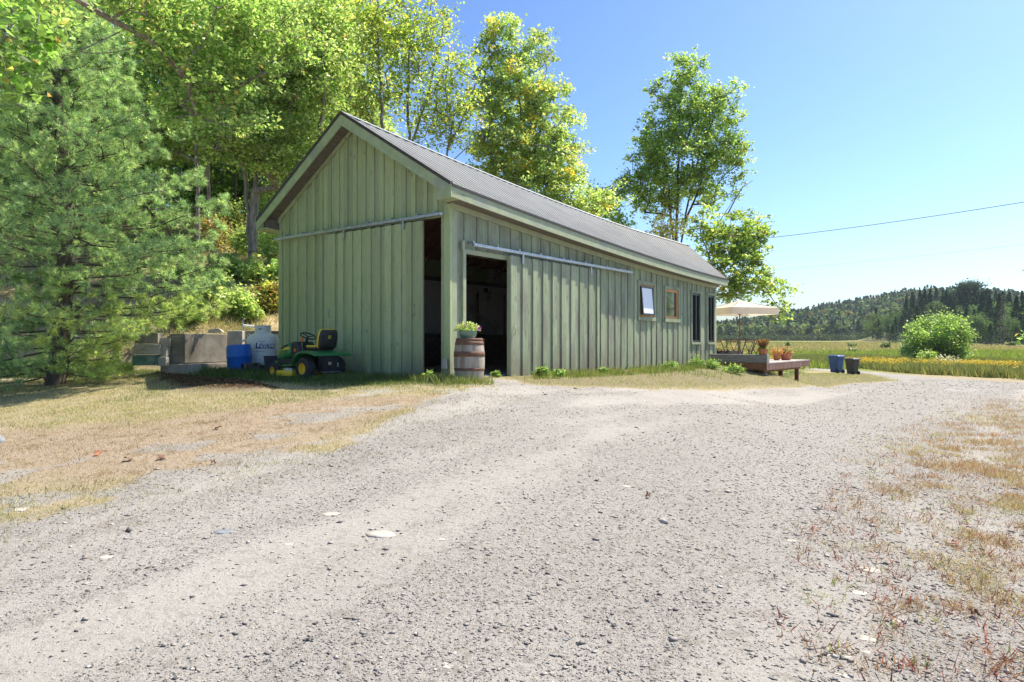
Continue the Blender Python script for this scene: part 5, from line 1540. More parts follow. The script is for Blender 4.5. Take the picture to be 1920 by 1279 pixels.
for a, b, s in cen:
    m = rng.integers(5, 22)
    rad_ = rng.uniform(0.02, 0.07) * (0.6 + s)
    pX.append(a + rng.normal(size=m) * rad_); pY.append(b + rng.normal(size=m) * rad_)
    red = (s == 1.0) and rng.random() < 0.5
    h_ = rng.uniform(0.015, 0.05) * s * (1.6 if red else 1)
    pH.append(np.full(m, h_)); pW.append(np.full(m, 0.0022 + 0.0025 * red))
    pal = [(0.20, 0.055, 0.05), (0.24, 0.10, 0.07), (0.30, 0.17, 0.11)] if red else ([(0.15, 0.15, 0.05), (0.20, 0.17, 0.08), (0.12, 0.13, 0.04)] if rng.random() < .5 else [(0.30, 0.22, 0.12), (0.22, 0.14, 0.08)])
    pC.append(pick(pal, m, rng, .2))
for _ in range(260):
    b_ = 3.2 * (9 / 3.2) ** rng.random(); a_ = b_ * rng.uniform(.42, .80)
    if poly_sd(np.array([a_]), np.array([b_]), Z_SPARSE)[0] < 0: continue
    m = rng.integers(6, 16); rad_ = rng.uniform(.02, .06)
    pX.append(a_ + rng.normal(size=m) * rad_); pY.append(b_ + rng.normal(size=m) * rad_)
    pH.append(rng.uniform(.03, .10, m)); pW.append(np.full(m, .0042))
    pC.append(pick([[(0.26, 0.06, 0.05), (0.30, 0.10, 0.07)], [(0.34, 0.2, 0.12), (0.28, 0.14, 0.08)], [(0.30, 0.33, 0.10), (0.22, 0.26, 0.08)]][rng.choice(3, p=[.45, .4, .15])], m, rng, .2))
blades('gravel_tufts', np.concatenate(pX), np.concatenate(pY), np.concatenate(pH), np.concatenate(pW), None, 'scattered tiny tufts of weeds growing through the gravel', 'weeds', 132, 0.9, dens_col=np.concatenate(pC))

# hillside grass
rng = np.random.default_rng(141)
X = rng.uniform(-26, -3, 160000); Y = rng.uniform(19.5, 40, 160000)
t_, s_ = barn_ts(X, Y)
k = (s_ > 8.4) & (X / Y > -0.8) & (X / Y < -0.3) & (rng.random(len(X)) < 0.2 + 0.8 * sst(.4, .6, fbm(X, Y, 142)))
blades('hillside_grass', X[k], Y[k], 0.22, 0.012, [(0.46, 0.38, 0.22), (0.38, 0.33, 0.16), (0.24, 0.26, 0.08), (0.5, 0.42, 0.27)], 'dry blond grass on the wooded slope behind the pine', 'grass', 143, 0.5)

# meadow: goldenrod strip, tall grass
rng = np.random.default_rng(151)
strip = ring([(1440, 688), (1500, 686), (1615, 691), (1740, 703), (1940, 714), (2100, 722)]) + ring([(2100, 690), (1940, 684), (1740, 676), (1600, 672), (1440, 672)])
X, Y = sample_poly(strip, 260000, rng, 0)
k = rng.random(len(X)) < 0.2 + 0.8 * sst(.4, .6, fbm(X * .7, Y * .7, 152))
X, Y = X[k], Y[k]
print('strip', len(X))
yel = sst(.47, .60, fbm(X * .22, Y * .35, 153))
n = len(X)
c = pick([(0.22, 0.24, 0.09), (0.16, 0.20, 0.06), (0.30, 0.28, 0.13)], n, rng, .2)
blades('roadside_grass', X, Y, 0.65, 0.035, None, 'tall green roadside grass beyond the road', 'grass', 154, 0.3, dens_col=c)
band_ = 1 - sst(7, 14, -poly_sd(X, Y, ring([(1400, 690), (1500, 689), (1615, 695), (1740, 707.5), (1920, 717.5), (2300, 735), (2300, 900), (1400, 900)])))
k = rng.random(n) < 0.22 * yel * sst(.42, .58, fbm(X * .5, Y * .9, 157)) * band_
Xy, Yy = X[k], Y[k]
pts = np.stack([Xy, Yy, gz(Xy, Yy) + rng.uniform(.55, .85, len(Xy))], 1)
pts = np.repeat(pts, 5, 0) + rng.normal(size=(len(pts) * 5, 3)) * np.array([.09, .09, .06])
V, F, _ = leaves_np(pts, 0.11, None, .6, rng)
o = npmesh('goldenrod', V, F, M['blade'], col=np.repeat(pick([(0.62, 0.44, 0.03), (0.55, 0.36, 0.03), (0.5, 0.42, 0.06)], len(pts), rng, .15), 2, 0))
tag(o, 'yellow goldenrod blooming in patches beyond the road', 'goldenrod', kind='stuff')
X = rng.uniform(15, 130, 120000); Y = rng.uniform(58, 240, 120000)
k = (X / Y > 0.3) & (X / Y < 0.8)
X, Y = X[k], Y[k]; n = len(X)
bandg = sst(.50, .62, fbm(X * .012, Y * .03, 156)) 
bandg = np.maximum(bandg, sst(78, 95, Y) * sst(150, 125, Y) * sst(.5, .56, X / Y)) * .9
c = np.where((bandg > rng.random(n))[:, None], pick([(0.22, 0.31, 0.05), (0.26, 0.33, 0.06)], n, rng, .15), pick([(0.42, 0.35, 0.20), (0.46, 0.38, 0.25), (0.30, 0.29, 0.12), (0.46, 0.40, 0.14)], n, rng, .15))
blades('meadow_grass', X, Y, 0.6, 0.10, None, 'broad bands of green and blond meadow grass', 'grass', 155, 0.35, dens_col=c)

# ------------------------------------------------------------------ gravel and litter
ico = np.array([(1, 0, 0), (-1, 0, 0), (0, 1, 0), (0, -1, 0), (0, 0, 1), (0, 0, -0.6)], float)
icf = np.array([(0, 2, 4), (2, 1, 4), (1, 3, 4), (3, 0, 4), (2, 0, 5), (1, 2, 5), (3, 1, 5), (0, 3, 5)])
def pebbles(name, X, Y, s, pal, w, label, seed, flat=0.55, mat='pebble'):
    rng = np.random.default_rng(seed); n = len(X)
    a = rng.random(n) * 2 * PI; ca, sa = np.cos(a), np.sin(a)
    B = np.repeat(ico[None], n, 0) * (1 + 0.3 * rng.normal(size=(n, 6, 1))).clip(.5, 1.5)
    B = B * np.stack([s * rng.uniform(.8, 1.4, n), s * rng.uniform(.6, 1, n), s * rng.uniform(.5, 1, n) * flat], 1)[:, None]
    V = np.empty_like(B)
    V[..., 0] = B[..., 0] * ca[:, None] - B[..., 1] * sa[:, None] + X[:, None]
    V[..., 1] = B[..., 0] * sa[:, None] + B[..., 1] * ca[:, None] + Y[:, None]
    V[..., 2] = B[..., 2] + gz(X, Y)[:, None] + (s * flat * 0.25)[:, None]
    F = (icf[None] + (np.arange(n) * 6)[:, None, None]).reshape(-1, 3)
    c = np.repeat(pick(pal, n, rng, .15, w), 8, 0)
    o = npmesh(name, V.reshape(-1, 3), F, M[mat], col=c)
    return tag(o, label, 'gravel', kind='stuff')
rng = np.random.default_rng(161)
u = rng.random(180000)
Y = 2.9 * (34 / 2.9) ** (u ** 1.15)
X = rng.uniform(-0.80, 0.80, len(Y)) * Y
gvv = masks(X, Y)[0]
cl = fbm(X * 0.9 + Y * .3, Y * 0.8, 162, 4)
side = sst(0.15, 0.6, X / Y)
k = rng.random(len(X)) < gvv * (0.08 + 0.75 * roughness_of_drive(X, Y)) * (.5 + .5 * cl)
X, Y = X[k], Y[k]
s = 0.0031 * np.exp(np.abs(rng.normal(size=len(X))) * 0.52) * (0.75 + Y * 0.10)
print('pebbles', len(X))
pebbles('loose_gravel', X, Y, s, [(0.29, 0.275, 0.25), (0.20, 0.192, 0.18), (0.08, 0.079, 0.078), (0.42, 0.40, 0.37), (0.24, 0.20, 0.165)], [.42, .24, .10, .16, .08], 'loose grey, dark and white pebbles strewn over the drive', 163)
u = rng.random(5200); Y = 2.9 * (9 / 2.9) ** u; X = rng.uniform(-.8, .8, len(Y)) * Y
k = rng.random(len(X)) < masks(X, Y)[0] * (0.25 + 0.75 * sst(0.25, .6, X / Y)); X, Y = X[k], Y[k]
pebbles('coarse_gravel', X, Y, 0.010 * np.exp(np.abs(rng.normal(size=len(X))) * .35), [(0.34, 0.315, 0.28), (0.24, 0.225, 0.205), (0.10, 0.10, 0.10), (0.44, 0.415, 0.37)], [.35, .25, .15, .25], 'coarser pebbles lying among the fine gravel', 164, 0.5)
# mulch heap litter
rng = np.random.default_rng(171)
X, Y = sample_poly(Z_MULCH, 60000, rng, 0.1)
k = rng.random(len(X)) < sst(-.1, .45, poly_sd(X, Y, Z_MULCH))
X, Y = X[k][:16000], Y[k][:16000]
pts = np.stack([X, Y, gz(X, Y) + 0.012], 1)
V, F, _ = leaves_np(pts, 0.05, None, 1.2, rng)
o = npmesh('leaf_litter', V, F, M['blade'], col=np.repeat(pick([(0.13, 0.09, 0.06), (0.07, 0.05, 0.035), (0.22, 0.15, 0.10), (0.16, 0.08, 0.04)], len(pts), rng, .2), 2, 0))
tag(o, 'heap of dark bark mulch and dead leaves before the concrete blocks', 'mulch', kind='stuff')

# single stones in the drive ---------------------------------------------------------------
def stone(px, py, w, h, m, label, seed, rise=0.35, name='stone', cat='stone'):
    X, Y = G(px, py); k = Y / FPX
    r = random.Random(seed)
    mb = MB(); n = 12
    L = w * k / 2; D = L * 0.75
    secs = []
    for f, z in ((0.98, -0.25), (1.0, 0.15), (0.9, 0.6), (0.6, 0.93), (0.2, 1.0)):
        secs.append([(L * f * math.cos(2 * PI * i / n) * (1 + .16 * math.sin(i * 2.3 + seed) + .08 * math.sin(i * 4.1 + seed * 3)), D * f * math.sin(2 * PI * i / n) * (1 + .12 * math.sin(i * 1.7 + seed * 2)), z * L * rise * .8 - .006 + .004 * math.sin(i * seed)) for i in range(n)])
    mb.loft(secs)
    o = mb.build(name, m, None, smooth=True)
    o.location = (X, Y, gz1(X, Y)); o.rotation_euler = (0, 0, r.random() * .6 - .3)
    tag(o, label, cat)
WS, GS = M['stone_white'], M['stone_grey']
for i, (px, py, w, h, m, lb) in enumerate([
    (712, 1003, 58, 18, WS, 'largest flat white stone left of centre in the drive'), (620, 965, 36, 12, WS, 'flat white stone up and left of the largest one'),
    (420, 997, 40, 14, GS, 'flat blue-grey stone beside a weed tuft at left'), (542, 1020, 24, 14, WS, 'small white stone between the grey stone and the largest white one'),
    (838, 1248, 34, 18, WS, 'white stone at the bottom edge near the middle'), (850, 1226, 16, 10, WS, 'small rounded stone just above the bottom white stone'), (824, 1012, 22, 8, WS, 'thin white stone right of the largest one'),
    (1627, 1070, 44, 16, WS, 'pale flat stone among weeds at lower right'), (1608, 1112, 34, 10, WS, 'white sliver stone just below the pale flat stone'), (1682, 1163, 32, 12, WS, 'white stone among red weeds at lower right'),
    (1625, 1198, 38, 14, WS, 'long white stone left of the red weeds'), (1622, 1223, 26, 10, WS, 'short white stone under the long white stone'), (1553, 1232, 24, 11, WS, 'white stone at the lower right corner of the bare gravel'),
    (1580, 1268, 30, 14, WS, 'white stone cut by the bottom edge at right'), (1482, 1014, 22, 9, WS, 'small white stone in the middle of the right gravel'), (200, 1046, 30, 9, WS, 'white stone at far left with a green tuft'), (40, 956, 34, 12, WS, 'white stone at the far left edge of the drive'),
    (1211, 1217, 12, 10, GS, 'dark round pebble near the bottom right of centre'), (1060, 1202, 12, 9, GS, 'dark pebble lower middle'), (990, 953, 10, 8, GS, 'dark pebble above the middle of the drive'), (1173, 912, 20, 6, WS, 'pale thin stone in the upper middle gravel')]):
    stone(px, py, w, h, m, lb, i + 1, 0.22 if w > 18 else 0.6)
stone(-14, 830, 44, 20, GS, 'grey boulder cut by the left edge of the picture', 40, 0.9, 'boulder', 'boulder')
# fallen leaves
for i, (px, py, lb) in enumerate(((183, 854, 'brown fallen leaf on the dry grass at left'), (302, 862, 'red-brown fallen leaf in the middle of the dry grass'), (240, 865, 'pale orange fallen leaf between two brown ones'), (400, 872, 'orange fallen leaf at the gravel edge'), (410, 806, 'dark curled leaf on the orange grass'), (1215, 934, 'tiny orange leaf on the bare drive'), (1790, 1025, 'rust-coloured fallen leaf among the right-hand weeds'), (1828, 1160, 'brown fallen leaf beside the red weeds'))):
    X, Y = G(px, py); s = 0.055 if Y > 7 else 0.030
    mb = MB()
    pr = [(0, -1), (.5, -.7), (.45, -.2), (1, .1), (.5, .35), (.3, .9), (0, .6), (-.35, 1), (-.5, .3), (-1, .15), (-.5, -.25), (-.45, -.75)]
    v = [(a * s, b * s * .9, 0.02 + 0.02 * math.sin(a * 2 + b * 3)) for a, b in pr]
    v2 = [(a, b, c + .0015) for a, b, c in v]
    mb.loft([v, v2])
    o = mb.build('fallen_leaf', M['rust'] if i % 3 else M['terracotta'], None)
    o.location = (X, Y, gz1(X, Y) + .01); o.rotation_euler = (0.2, 0.1, i * 1.3); tag(o, lb, 'leaf')

# ------------------------------------------------------------------ barrel and flower bowl
bp = P(880, 718, 1); Zb = 13.55
bX = (880 - CX) / FPX * Zb
bz = gz1(bX, Zb) - 0.01
barrel = thing('oak_barrel', 'weathered oak barrel with rusty hoops standing at the barn corner', 'barrel', (bX, Zb, bz))
HB = 0.86
def br(z):
    f = (z / HB - 0.5) * 2
    return 0.305 * (1 - 0.17 * f * f) 
ns = 20
for i in range(ns):
    a0 = 2 * PI * i / ns + 0.008; a1 = 2 * PI * (i + 1) / ns - 0.008
    mb = MB(); secs = []
    for q in range(9):
        z = HB * q / 8; r = br(z)
        secs.append([(r * math.cos(a0), r * math.sin(a0), z), (r * 1.01 * math.cos((a0 + a1) / 2), r * 1.01 * math.sin((a0 + a1) / 2), z), (r * math.cos(a1), r * math.sin(a1), z), ((r - .025) * math.cos(a1), (r - .025) * math.sin(a1), z), ((r - .025) * math.cos(a0), (r - .025) * math.sin(a0), z)])
    mb.loft(secs).build('stave', M['barrel_wood'], barrel)
MB().lathe([(br(HB) - .03, HB - .04), (br(HB) - .03, HB - .02)], n=20).build('barrel_head', M['barrel_wood'], barrel)
for z0, z1 in ((0.0, 0.06), (0.22, 0.275), (0.50, 0.60), (0.73, 0.80), (0.805, 0.86)):
    MB().lathe([(br(z0) + .004, z0), (br(z0) + .009, z0 + .002), (br(z1) + .009, z1 - .002), (br(z1) + .004, z1)], n=28, cap=False).build('hoop', M['rust'], barrel, smooth=True)
bowl = thing('flower_bowl', 'green glazed bowl of petunias on top of the oak barrel', 'planter', (bX - 0.03, Zb, bz + HB - 0.018))
MB().lathe([(0.10, 0), (0.11, 0.005), (0.165, 0.06), (0.185, 0.12), (0.18, 0.155), (0.195, 0.165), (0.19, 0.175), (0.165, 0.16), (0.15, 0.13)], n=26).build('bowl', M['glaze'], bowl, smooth=True)
rng = np.random.default_rng(181)
d = rng.normal(size=(520, 3)); d /= np.linalg.norm(d, axis=1)[:, None]; d[:, 2] = np.abs(d[:, 2])
pts = d * np.array([.27, .25, .19]) * rng.random((520, 1)) ** .35 + np.array([-.01, 0, .165])
V, F, _ = leaves_np(pts, 0.045, None, .5, rng)
npmesh('flower_plants', V, F, M['leaf'], bowl, col=np.repeat(pick([(0.19, 0.24, 0.08), (0.15, 0.20, 0.06), (0.25, 0.28, 0.12)], 520, rng), 2, 0))
def blossom(par, x, y, z, r, m):
    mb = MB()
    for k in range(5):
        a = k * 2 * PI / 5
        mb.add([(x, y, z), (x + r * math.cos(a - .5), y + r * .4 * math.sin(a - .5) - .01, z + r * math.sin(a - .5)), (x + 1.15 * r * math.cos(a), y - .02, z + 1.15 * r * math.sin(a)), (x + r * math.cos(a + .5), y - .01, z + r * math.sin(a + .5))], [(0, 1, 2, 3)])
    mb.build('blossom', m, par)
M['magenta'] = surf('magenta', (0.42, 0.05, 0.32), (0.5, 0.08, 0.38), 9, 0.6, bmp=0)
M['pink'] = surf('pink', (0.6, 0.3, 0.35), (0.65, 0.35, 0.4), 9, 0.6, bmp=0)
blossom(bowl, 0.24, -0.10, 0.22, 0.035, M['magenta']); blossom(bowl, 0.225, -0.12, 0.19, 0.03, M['magenta'])
for q in range(7): blossom(bowl, rng.uniform(-.2, .15), -0.2, rng.uniform(.18, .32), 0.014, M['pink'])
# dark plant in the doorway behind the bowl, leafy plant in the gable gap
def pot_plant(loc, r, h, pal, seed, name, label, spread, ph, potm='terracotta', leaf=.06, n=400, cat='potted plant', upb=0.3):
    root = thing(name, label, cat, loc)
    MB().lathe([(r * .68, 0), (r * .70, .004), (r * .95, h * .82), (r * 1.05, h * .83), (r * 1.07, h), (r * .93, h), (r * .90, h * .86)], n=22).build('pot', M[potm], root, smooth=False)
    rng = np.random.default_rng(seed)
    d = rng.normal(size=(n, 3)); d /= np.linalg.norm(d, axis=1)[:, None]; d[:, 2] = np.abs(d[:, 2])
    pts = d * np.array([spread, spread, ph]) * rng.random((n, 1)) ** .45 + np.array([0, 0, h])
    V, F, _ = leaves_np(pts, leaf, None, upb, rng)
    npmesh('foliage', V, F, M['leaf'], root, col=np.repeat(pick(pal, n, rng, .2), 2, 0))
    return root
p = barn_pt(1.15, 0.55, 0.03)
pot_plant(p, 0.16, 0.30, DG, 191, 'house_plant', 'bushy dark green plant behind the gable gap', 0.28, 0.5, 'mower_black', .09, 500)
p = barn_pt(1.9, 1.5, 0.95)
pot_plant(p, 0.12, 0.15, [(0.06, 0.02, 0.02), (0.04, 0.035, 0.015)], 192, 'dried_plant', 'dark dried plant in the shadow behind the flower bowl', 0.32, 0.25, 'mower_black', .07, 300)
o = thing('plant_stand', 'dark stand carrying the dried plant inside the doorway', 'stand', barn_pt(1.9, 1.5, 0.03), BARN_ROT)
bx('stand_top', M['dark_wood'], o, -.3, .3, -.2, .2, 0.88, .918)
for a_ in (-.28, .24):
    for c_ in (-.18, .14): bx('leg', M['dark_wood'], o, a_, a_ + .04, c_, c_ + .04, 0, .88)

# ------------------------------------------------------------------ riding mower
mX, mY = -4.11, 14.70
mower = thing('riding_mower', 'green and yellow riding lawn mower parked facing away beside the gable wall', 'lawn mower', (mX, mY, gz1(mX, mY) - .01), math.radians(142.4))
mg, my, mk = M['mower_green'], M['mower_yellow'], M['mower_black']
def wheel(x, y, r, w, rim, lugs):
    sgn = 1 if y > 0 else -1
    tyre = MB().lathe([(r * .52, -w / 2 + .01), (r * .80, -w / 2), (r * .95, -w * .40), (r, -w * .22), (r, w * .22), (r * .95, w * .40), (r * .80, w / 2), (r * .52, w / 2 - .01)], (0, 0, 0), 'y', 28, cap=False)
    if lugs:
        for k in range(26):
            a = 2 * PI * k / 26
            for q, yy in enumerate((-.34, -.11, .12, .35)):
                aa = a + (PI / 26 if q % 2 else 0)
                ca, sa = math.cos(aa), math.sin(aa)
                hw = w * .10; ht = r * .075
                def pt(rad_, tang, yv): return (rad_ * sa + tang * ca, yv, rad_ * ca - tang * sa)
                rr2 = r * (0.985 if abs(yy) < .2 else .955)
                tyre.hexa([pt(rr2, -ht * .6, yy * w - hw), pt(rr2, ht * .6, yy * w - hw), pt(rr2, ht * .6, yy * w + hw), pt(rr2, -ht * .6, yy * w + hw)],
                          [pt(rr2 + .014, -ht * .5, yy * w - hw * .8), pt(rr2 + .014, ht * .5, yy * w - hw * .8), pt(rr2 + .014, ht * .5, yy * w + hw * .8), pt(rr2 + .014, -ht * .5, yy * w + hw * .8)])
    root = tyre.build('wheel', M['rubber'], mower, smooth=not lugs)
    root.location = (x, y, r)
    o1 = MB().lathe([(r * .53, -w * .42), (r * .54, w * .42), (r * .46, w * .38), (r * .42, w * .16), (r * .16, w * .10), (r * .14, w * .20), (0.012, w * .21)] if sgn > 0 else [(r * .53, w * .42), (r * .54, -w * .42), (r * .46, -w * .38), (r * .42, -w * .16), (r * .16, -w * .10), (r * .14, -w * .20), (0.012, -w * .21)], (0, 0, 0), 'y', 24).build('rim', my, root, smooth=False)
wheel(0, 0.39, 0.235, 0.22, my, True); wheel(0, -0.39, 0.235, 0.22, my, True)
wheel(1.18, 0.36, 0.165, 0.14, my, False); wheel(1.18, -0.36, 0.165, 0.14, my, False)
# chassis
MB().box(-0.15, 1.30, -0.14, 0.14, 0.22, 0.34).box(1.13, 1.23, -0.30, 0.30, 0.15, 0.19).build('chassis', mk, mower)
MB().lathe([(0.018, -.42), (0.018, .42)], (0, 0, .235), 'y', 10).build('rear_axle', mk, mower)
# hood: lofted
hs = []
for x, w_, zt, zb_ in ((0.74, 0.47, 0.80, 0.50), (0.90, 0.47, 0.785, 0.44), (1.10, 0.44, 0.73, 0.38), (1.28, 0.38, 0.65, 0.36), (1.40, 0.30, 0.56, 0.37), (1.45, 0.20, 0.49, 0.38)):
    hs.append(rrect(x, 0, (zt + zb_) / 2, w_, zt - zb_, 0.10, 4))
MB().loft(hs).build('hood', mg, mower, smooth=True, bevel=0)
# yellow stripe and black vent on both sides
for sg in (1, -1):
    def sp(x, z, out=0.004):
        wv = np.interp(x, [0.74, 0.90, 1.10, 1.28, 1.40], [0.47, 0.47, 0.44, 0.38, 0.30]) / 2 + out
        return (x, sg * wv, z)
    MB().add([sp(.80, .700, .006), sp(1.00, .668, .006), sp(1.20, .60, .006), sp(1.36, .515, .006), sp(1.36, .487, .008), sp(1.20, .562, .008), sp(1.00, .622, .008), sp(.80, .640, .008)], [(0, 1, 2, 3, 4, 5, 6, 7)]).build('stripe', my, mower)
    MB().add([sp(.86, .755, .000), sp(1.05, .718, -.005), sp(1.22, .655, -.008), sp(1.15, .640, .008), sp(1.0, .685, .008), sp(.86, .715, .008)], [(0, 1, 2, 3, 4, 5)]).build('vent', mk, mower)
hs = []
for x, w_, zt in ((0.46, 0.40, 0.74), (0.55, 0.46, 0.80), (0.735, 0.48, 0.81)):
    hs.append(rrect(x, 0, (zt + .40) / 2, w_, zt - .40, 0.08, 4))
MB().loft(hs).build('dashboard', mk, mower, smooth=True)
MB().box(0.60, 1.35, -0.19, 0.19, 0.30, 0.44).build('engine_bay', mk, mower, bevel=0.02)
MB().box(1.30, 1.47, -0.17, 0.17, 0.30, 0.38).build('front_bumper', mg, mower, bevel=0.02)
# steering wheel, tilted back
sw = MB(); R_ = 0.17; ring_pts = []
for k in range(25):
    a = 2 * PI * k / 24; ring_pts.append((0.46 + R_ * math.cos(a) * 0.86, R_ * math.sin(a), 0.93 + R_ * math.cos(a) * 0.42))
sw.tube(ring_pts, 0.014, 8, False)
for a in (0.4, 2.5, 4.7): sw.tube([(0.47, 0, 0.92), (0.46 + R_ * math.cos(a) * .86, R_ * math.sin(a), .93 + R_ * math.cos(a) * .42)], 0.011, 6)
sw.build('steering_wheel', mk, mower, smooth=True)
MB().tube([(0.56, 0, 0.72), (0.47, 0, 0.92)], 0.03, 10).build('steering_column', mk, mower, smooth=True)
MB().box(0.46, 0.50, 0.12, 0.16, 0.80, 0.90).build('choke_knob', M['orange'], mower, bevel=0.01)
MB().lathe([(0.035, 0.22), (0.035, 0.245)], (0.60, 0, 0.62), 'y', 12).build('ignition_cover', M['orange'], mower)
MB().tube([(0.38, 0.20, 0.62), (0.36, 0.23, 0.78)], 0.008, 6).build('lever', M['galv'], mower)
# foot rests
for sg in (1, -1):
    a, b2 = (0.13, 0.40) if sg > 0 else (-0.40, -0.13)
    MB().hexa([(0.24, a, .30), (0.86, a, .26), (0.86, b2, .26), (0.24, b2, .30)], [(0.24, a, .345), (0.86, a, .30), (0.86, b2, .30), (0.24, b2, .345)]).build('footrest', mg, mower, bevel=0.012)
# fender pan over the rear wheels
fs2 = []
for x, z, th in ((0.42, 0.33, .04), (0.34, 0.42, .05), (0.24, 0.535, .05), (0.10, 0.60, .055), (-0.08, 0.615, .06), (-0.24, 0.60, .06), (-0.36, 0.565, .05), (-0.40, 0.52, .02)):
    fs2.append(rrect(x, 0, z - th / 2, 0.98 if x < .38 else .90, th, 0.018, 2))
MB().loft(fs2).build('fender', mg, mower, smooth=True, bevel=0)
# seat: pan + back
MB().loft([rrect(z, 0.02, 0, w_, d_, .07, 3, 'xy') for z, w_, d_ in ((.62, .36, .44), (.66, .42, .48), (.70, .40, .46))]).build('seat', mk, mower, smooth=True)
def tilt_sec(z, w_, d_, xoff): return [(p[0] + xoff, p[1], p[2]) for p in rrect(z, 0, 0, d_, w_, .045, 3, 'xy')]
bk = [tilt_sec(z, w_, d_, -0.20 - (z - .66) * 0.18) for z, w_, d_ in ((.66, .40, .07), (.72, .46, .09), (.90, .47, .09), (1.02, .42, .08), (1.055, .34, .05))]
MB().loft(bk).build('seat_back', mk, mower, smooth=True)
ye = [tilt_sec(z, w_, d_, -0.163 - (z - .66) * 0.18) for z, w_, d_ in ((.665, .42, .05), (.72, .48, .06), (.90, .49, .06), (1.03, .44, .06), (1.072, .35, .04))]
MB().loft(ye).build('seat_trim', my, mower, smooth=True)
MB().loft([rrect(z, 0.04, 0, w_, d_, .07, 3, 'xy') for z, w_, d_ in ((.685, .40, .47), (.715, .42, .48), (.73, .38, .44))]).build('seat_cushion', my, mower, smooth=True)
# badge on the seat back: rounded tile with a leaping mark
bd = [(-0.278 + p[0] * 0 - (p[2] - .66) * 0.0, p[1], p[2]) for p in rrect(0, 0, 0.895, 0.062, 0.062, 0.014, 3)]
def on_back(y, z, off): return (-0.20 - (z - .66) * 0.18 - 0.0455 - off, y, z)
def badge(sz, rad_, m, off, nm):
    q = [on_back(p[1], p[2], off) for p in rrect(0, 0, 0.90, sz, sz, rad_, 3)]
    MB().add(q, [tuple(range(len(q)))]).build(nm, m, mower)
badge(0.068, 0.016, my, .001, 'badge'); badge(0.054, 0.012, mg, .002, 'badge_field')
dm = [(-.020, -.004), (-.008, .004), (.004, .006), (.014, .014), (.018, .022), (.020, .012), (.016, .004), (.022, -.004), (.010, -.004), (.004, -.014), (.0, -.006), (-.010, -.006), (-.018, -.016), (-.014, -.006)]
MB().add([on_back(-a, .90 + b2, .003) for a, b2 in dm], [tuple(range(len(dm)))]).build('badge_mark', my, mower)
# rear black hitch box with ribs and stickers
rbx = MB().box(-0.36, -0.16, -0.20, 0.20, 0.17, 0.53)
for k in range(7): rbx.box(-0.372, -0.36, -0.185 + k * .058, -0.165 + k * .058, 0.20, 0.50)
rbx.build('rear_panel', mk, mower)
MB().box(-0.377, -0.373, 0.02, 0.10, 0.315, 0.375).build('sticker', M['stone_white'], mower)
MB().box(-0.377, -0.373, -0.165, -0.135, 0.27, 0.36).build('sticker', M['stone_white'], mower)
MB().box(-0.40, -0.30, -0.22, 0.22, 0.155, 0.17).build('hitch_plate', M['galv'], mower)
# cutting deck
dkp = [(0.30, 0.52), (0.45, 0.60), (0.72, 0.60), (0.92, 0.50), (0.98, 0.30), (0.98, -0.30), (0.92, -0.50), (0.72, -0.58), (0.45, -0.58), (0.30, -0.45)]
MB().loft([[(a, b2, z) for a, b2 in dkp] for z in (0.075, 0.16)] + [[(0.64 + (a - .64) * .93, b2 * .93, .185) for a, b2 in dkp]]).build('cutting_deck', my, mower, bevel=0.0)
MB().lathe([(0.16, .186), (0.16, .225), (.12, .24)], (0.62, 0.33, 0), 'z', 14).build('belt_cover', M['galv'], mower)

# ------------------------------------------------------------------ tank, drum, clutter
def gplace(px, Z): 
    X = (px - CX) / FPX * Z
    return X, Z, gz1(X, Z)
tX, tY, tz = gplace(493, 17.9)
tank = thing('propane_tank', 'white upright propane tank with blue lettering between blue drum and mower', 'gas tank', (tX, tY, tz - .02))
RT = 0.41
MB().lathe([(0.26, 0), (0.26, 0.05)], n=24).build('foot_ring', M['white_enamel'], tank, smooth=False)
MB().lathe([(0.12, 0.05), (0.30, 0.07), (0.385, 0.15), (RT, 0.26), (RT, 0.80), (0.395, 0.90), (0.33, 0.98), (0.20, 1.03), (0.05, 1.045)], n=36).build('tank_body', M['white_enamel'], tank, smooth=True)
col_ = MB(); nn = 28
for k in range(nn):
    a0 = 2 * PI * k / nn; a1 = 2 * PI * (k + 1) / nn
    mid = (a0 + a1) / 2
    if abs(mid - 1.5 * PI) < 0.01: continue
    r0, r1 = 0.205, 0.197
    z1 = 1.225 if not (abs(((mid - 4.25 + PI) % (2 * PI)) - PI) < 0.30) else 1.225
    z0 = 1.0
    col_.hexa([(r1 * math.cos(a0), r1 * math.sin(a0), z0), (r0 * math.cos(a0), r0 * math.sin(a0), z0), (r0 * math.cos(a1), r0 * math.sin(a1), z0), (r1 * math.cos(a1), r1 * math.sin(a1), z0)],
              [(r1 * math.cos(a0), r1 * math.sin(a0), z1), (r0 * math.cos(a0), r0 * math.sin(a0), z1), (r0 * math.cos(a1), r0 * math.sin(a1), z1), (r1 * math.cos(a1), r1 * math.sin(a1), z1)])
col_.build('collar', M['white_enamel'], tank)
MB().lathe([(0.212, 1.215), (0.212, 1.235), (.195, 1.235), (.195, 1.215)], n=28, cap=False).build('collar_rim', M['white_enamel'], tank)
sl = [(-.055, 1.165), (.055, 1.165), (.045, 1.145), (.02, 1.14), (.014, 1.11), (-.014, 1.11), (-.02, 1.14), (-.045, 1.145)]
def oncyl(u, z, r): return (r * math.sin(u / r), -r * math.cos(u / r), z)
MB().add([oncyl(a, b2, .2075) for a, b2 in sl], [tuple(range(8))]).build('collar_slot', M['black_frame'], tank)
for sg in (-1, 1):
    m = MB(); pts_ = [(sg * (.36 + .045 * math.cos(k * PI / 6)), -.02, .955 + .045 * math.sin(k * PI / 6)) for k in range(13)]
    m.tube(pts_, .014, 6, False).build('lifting_lug', M['white_enamel'], tank, smooth=True)
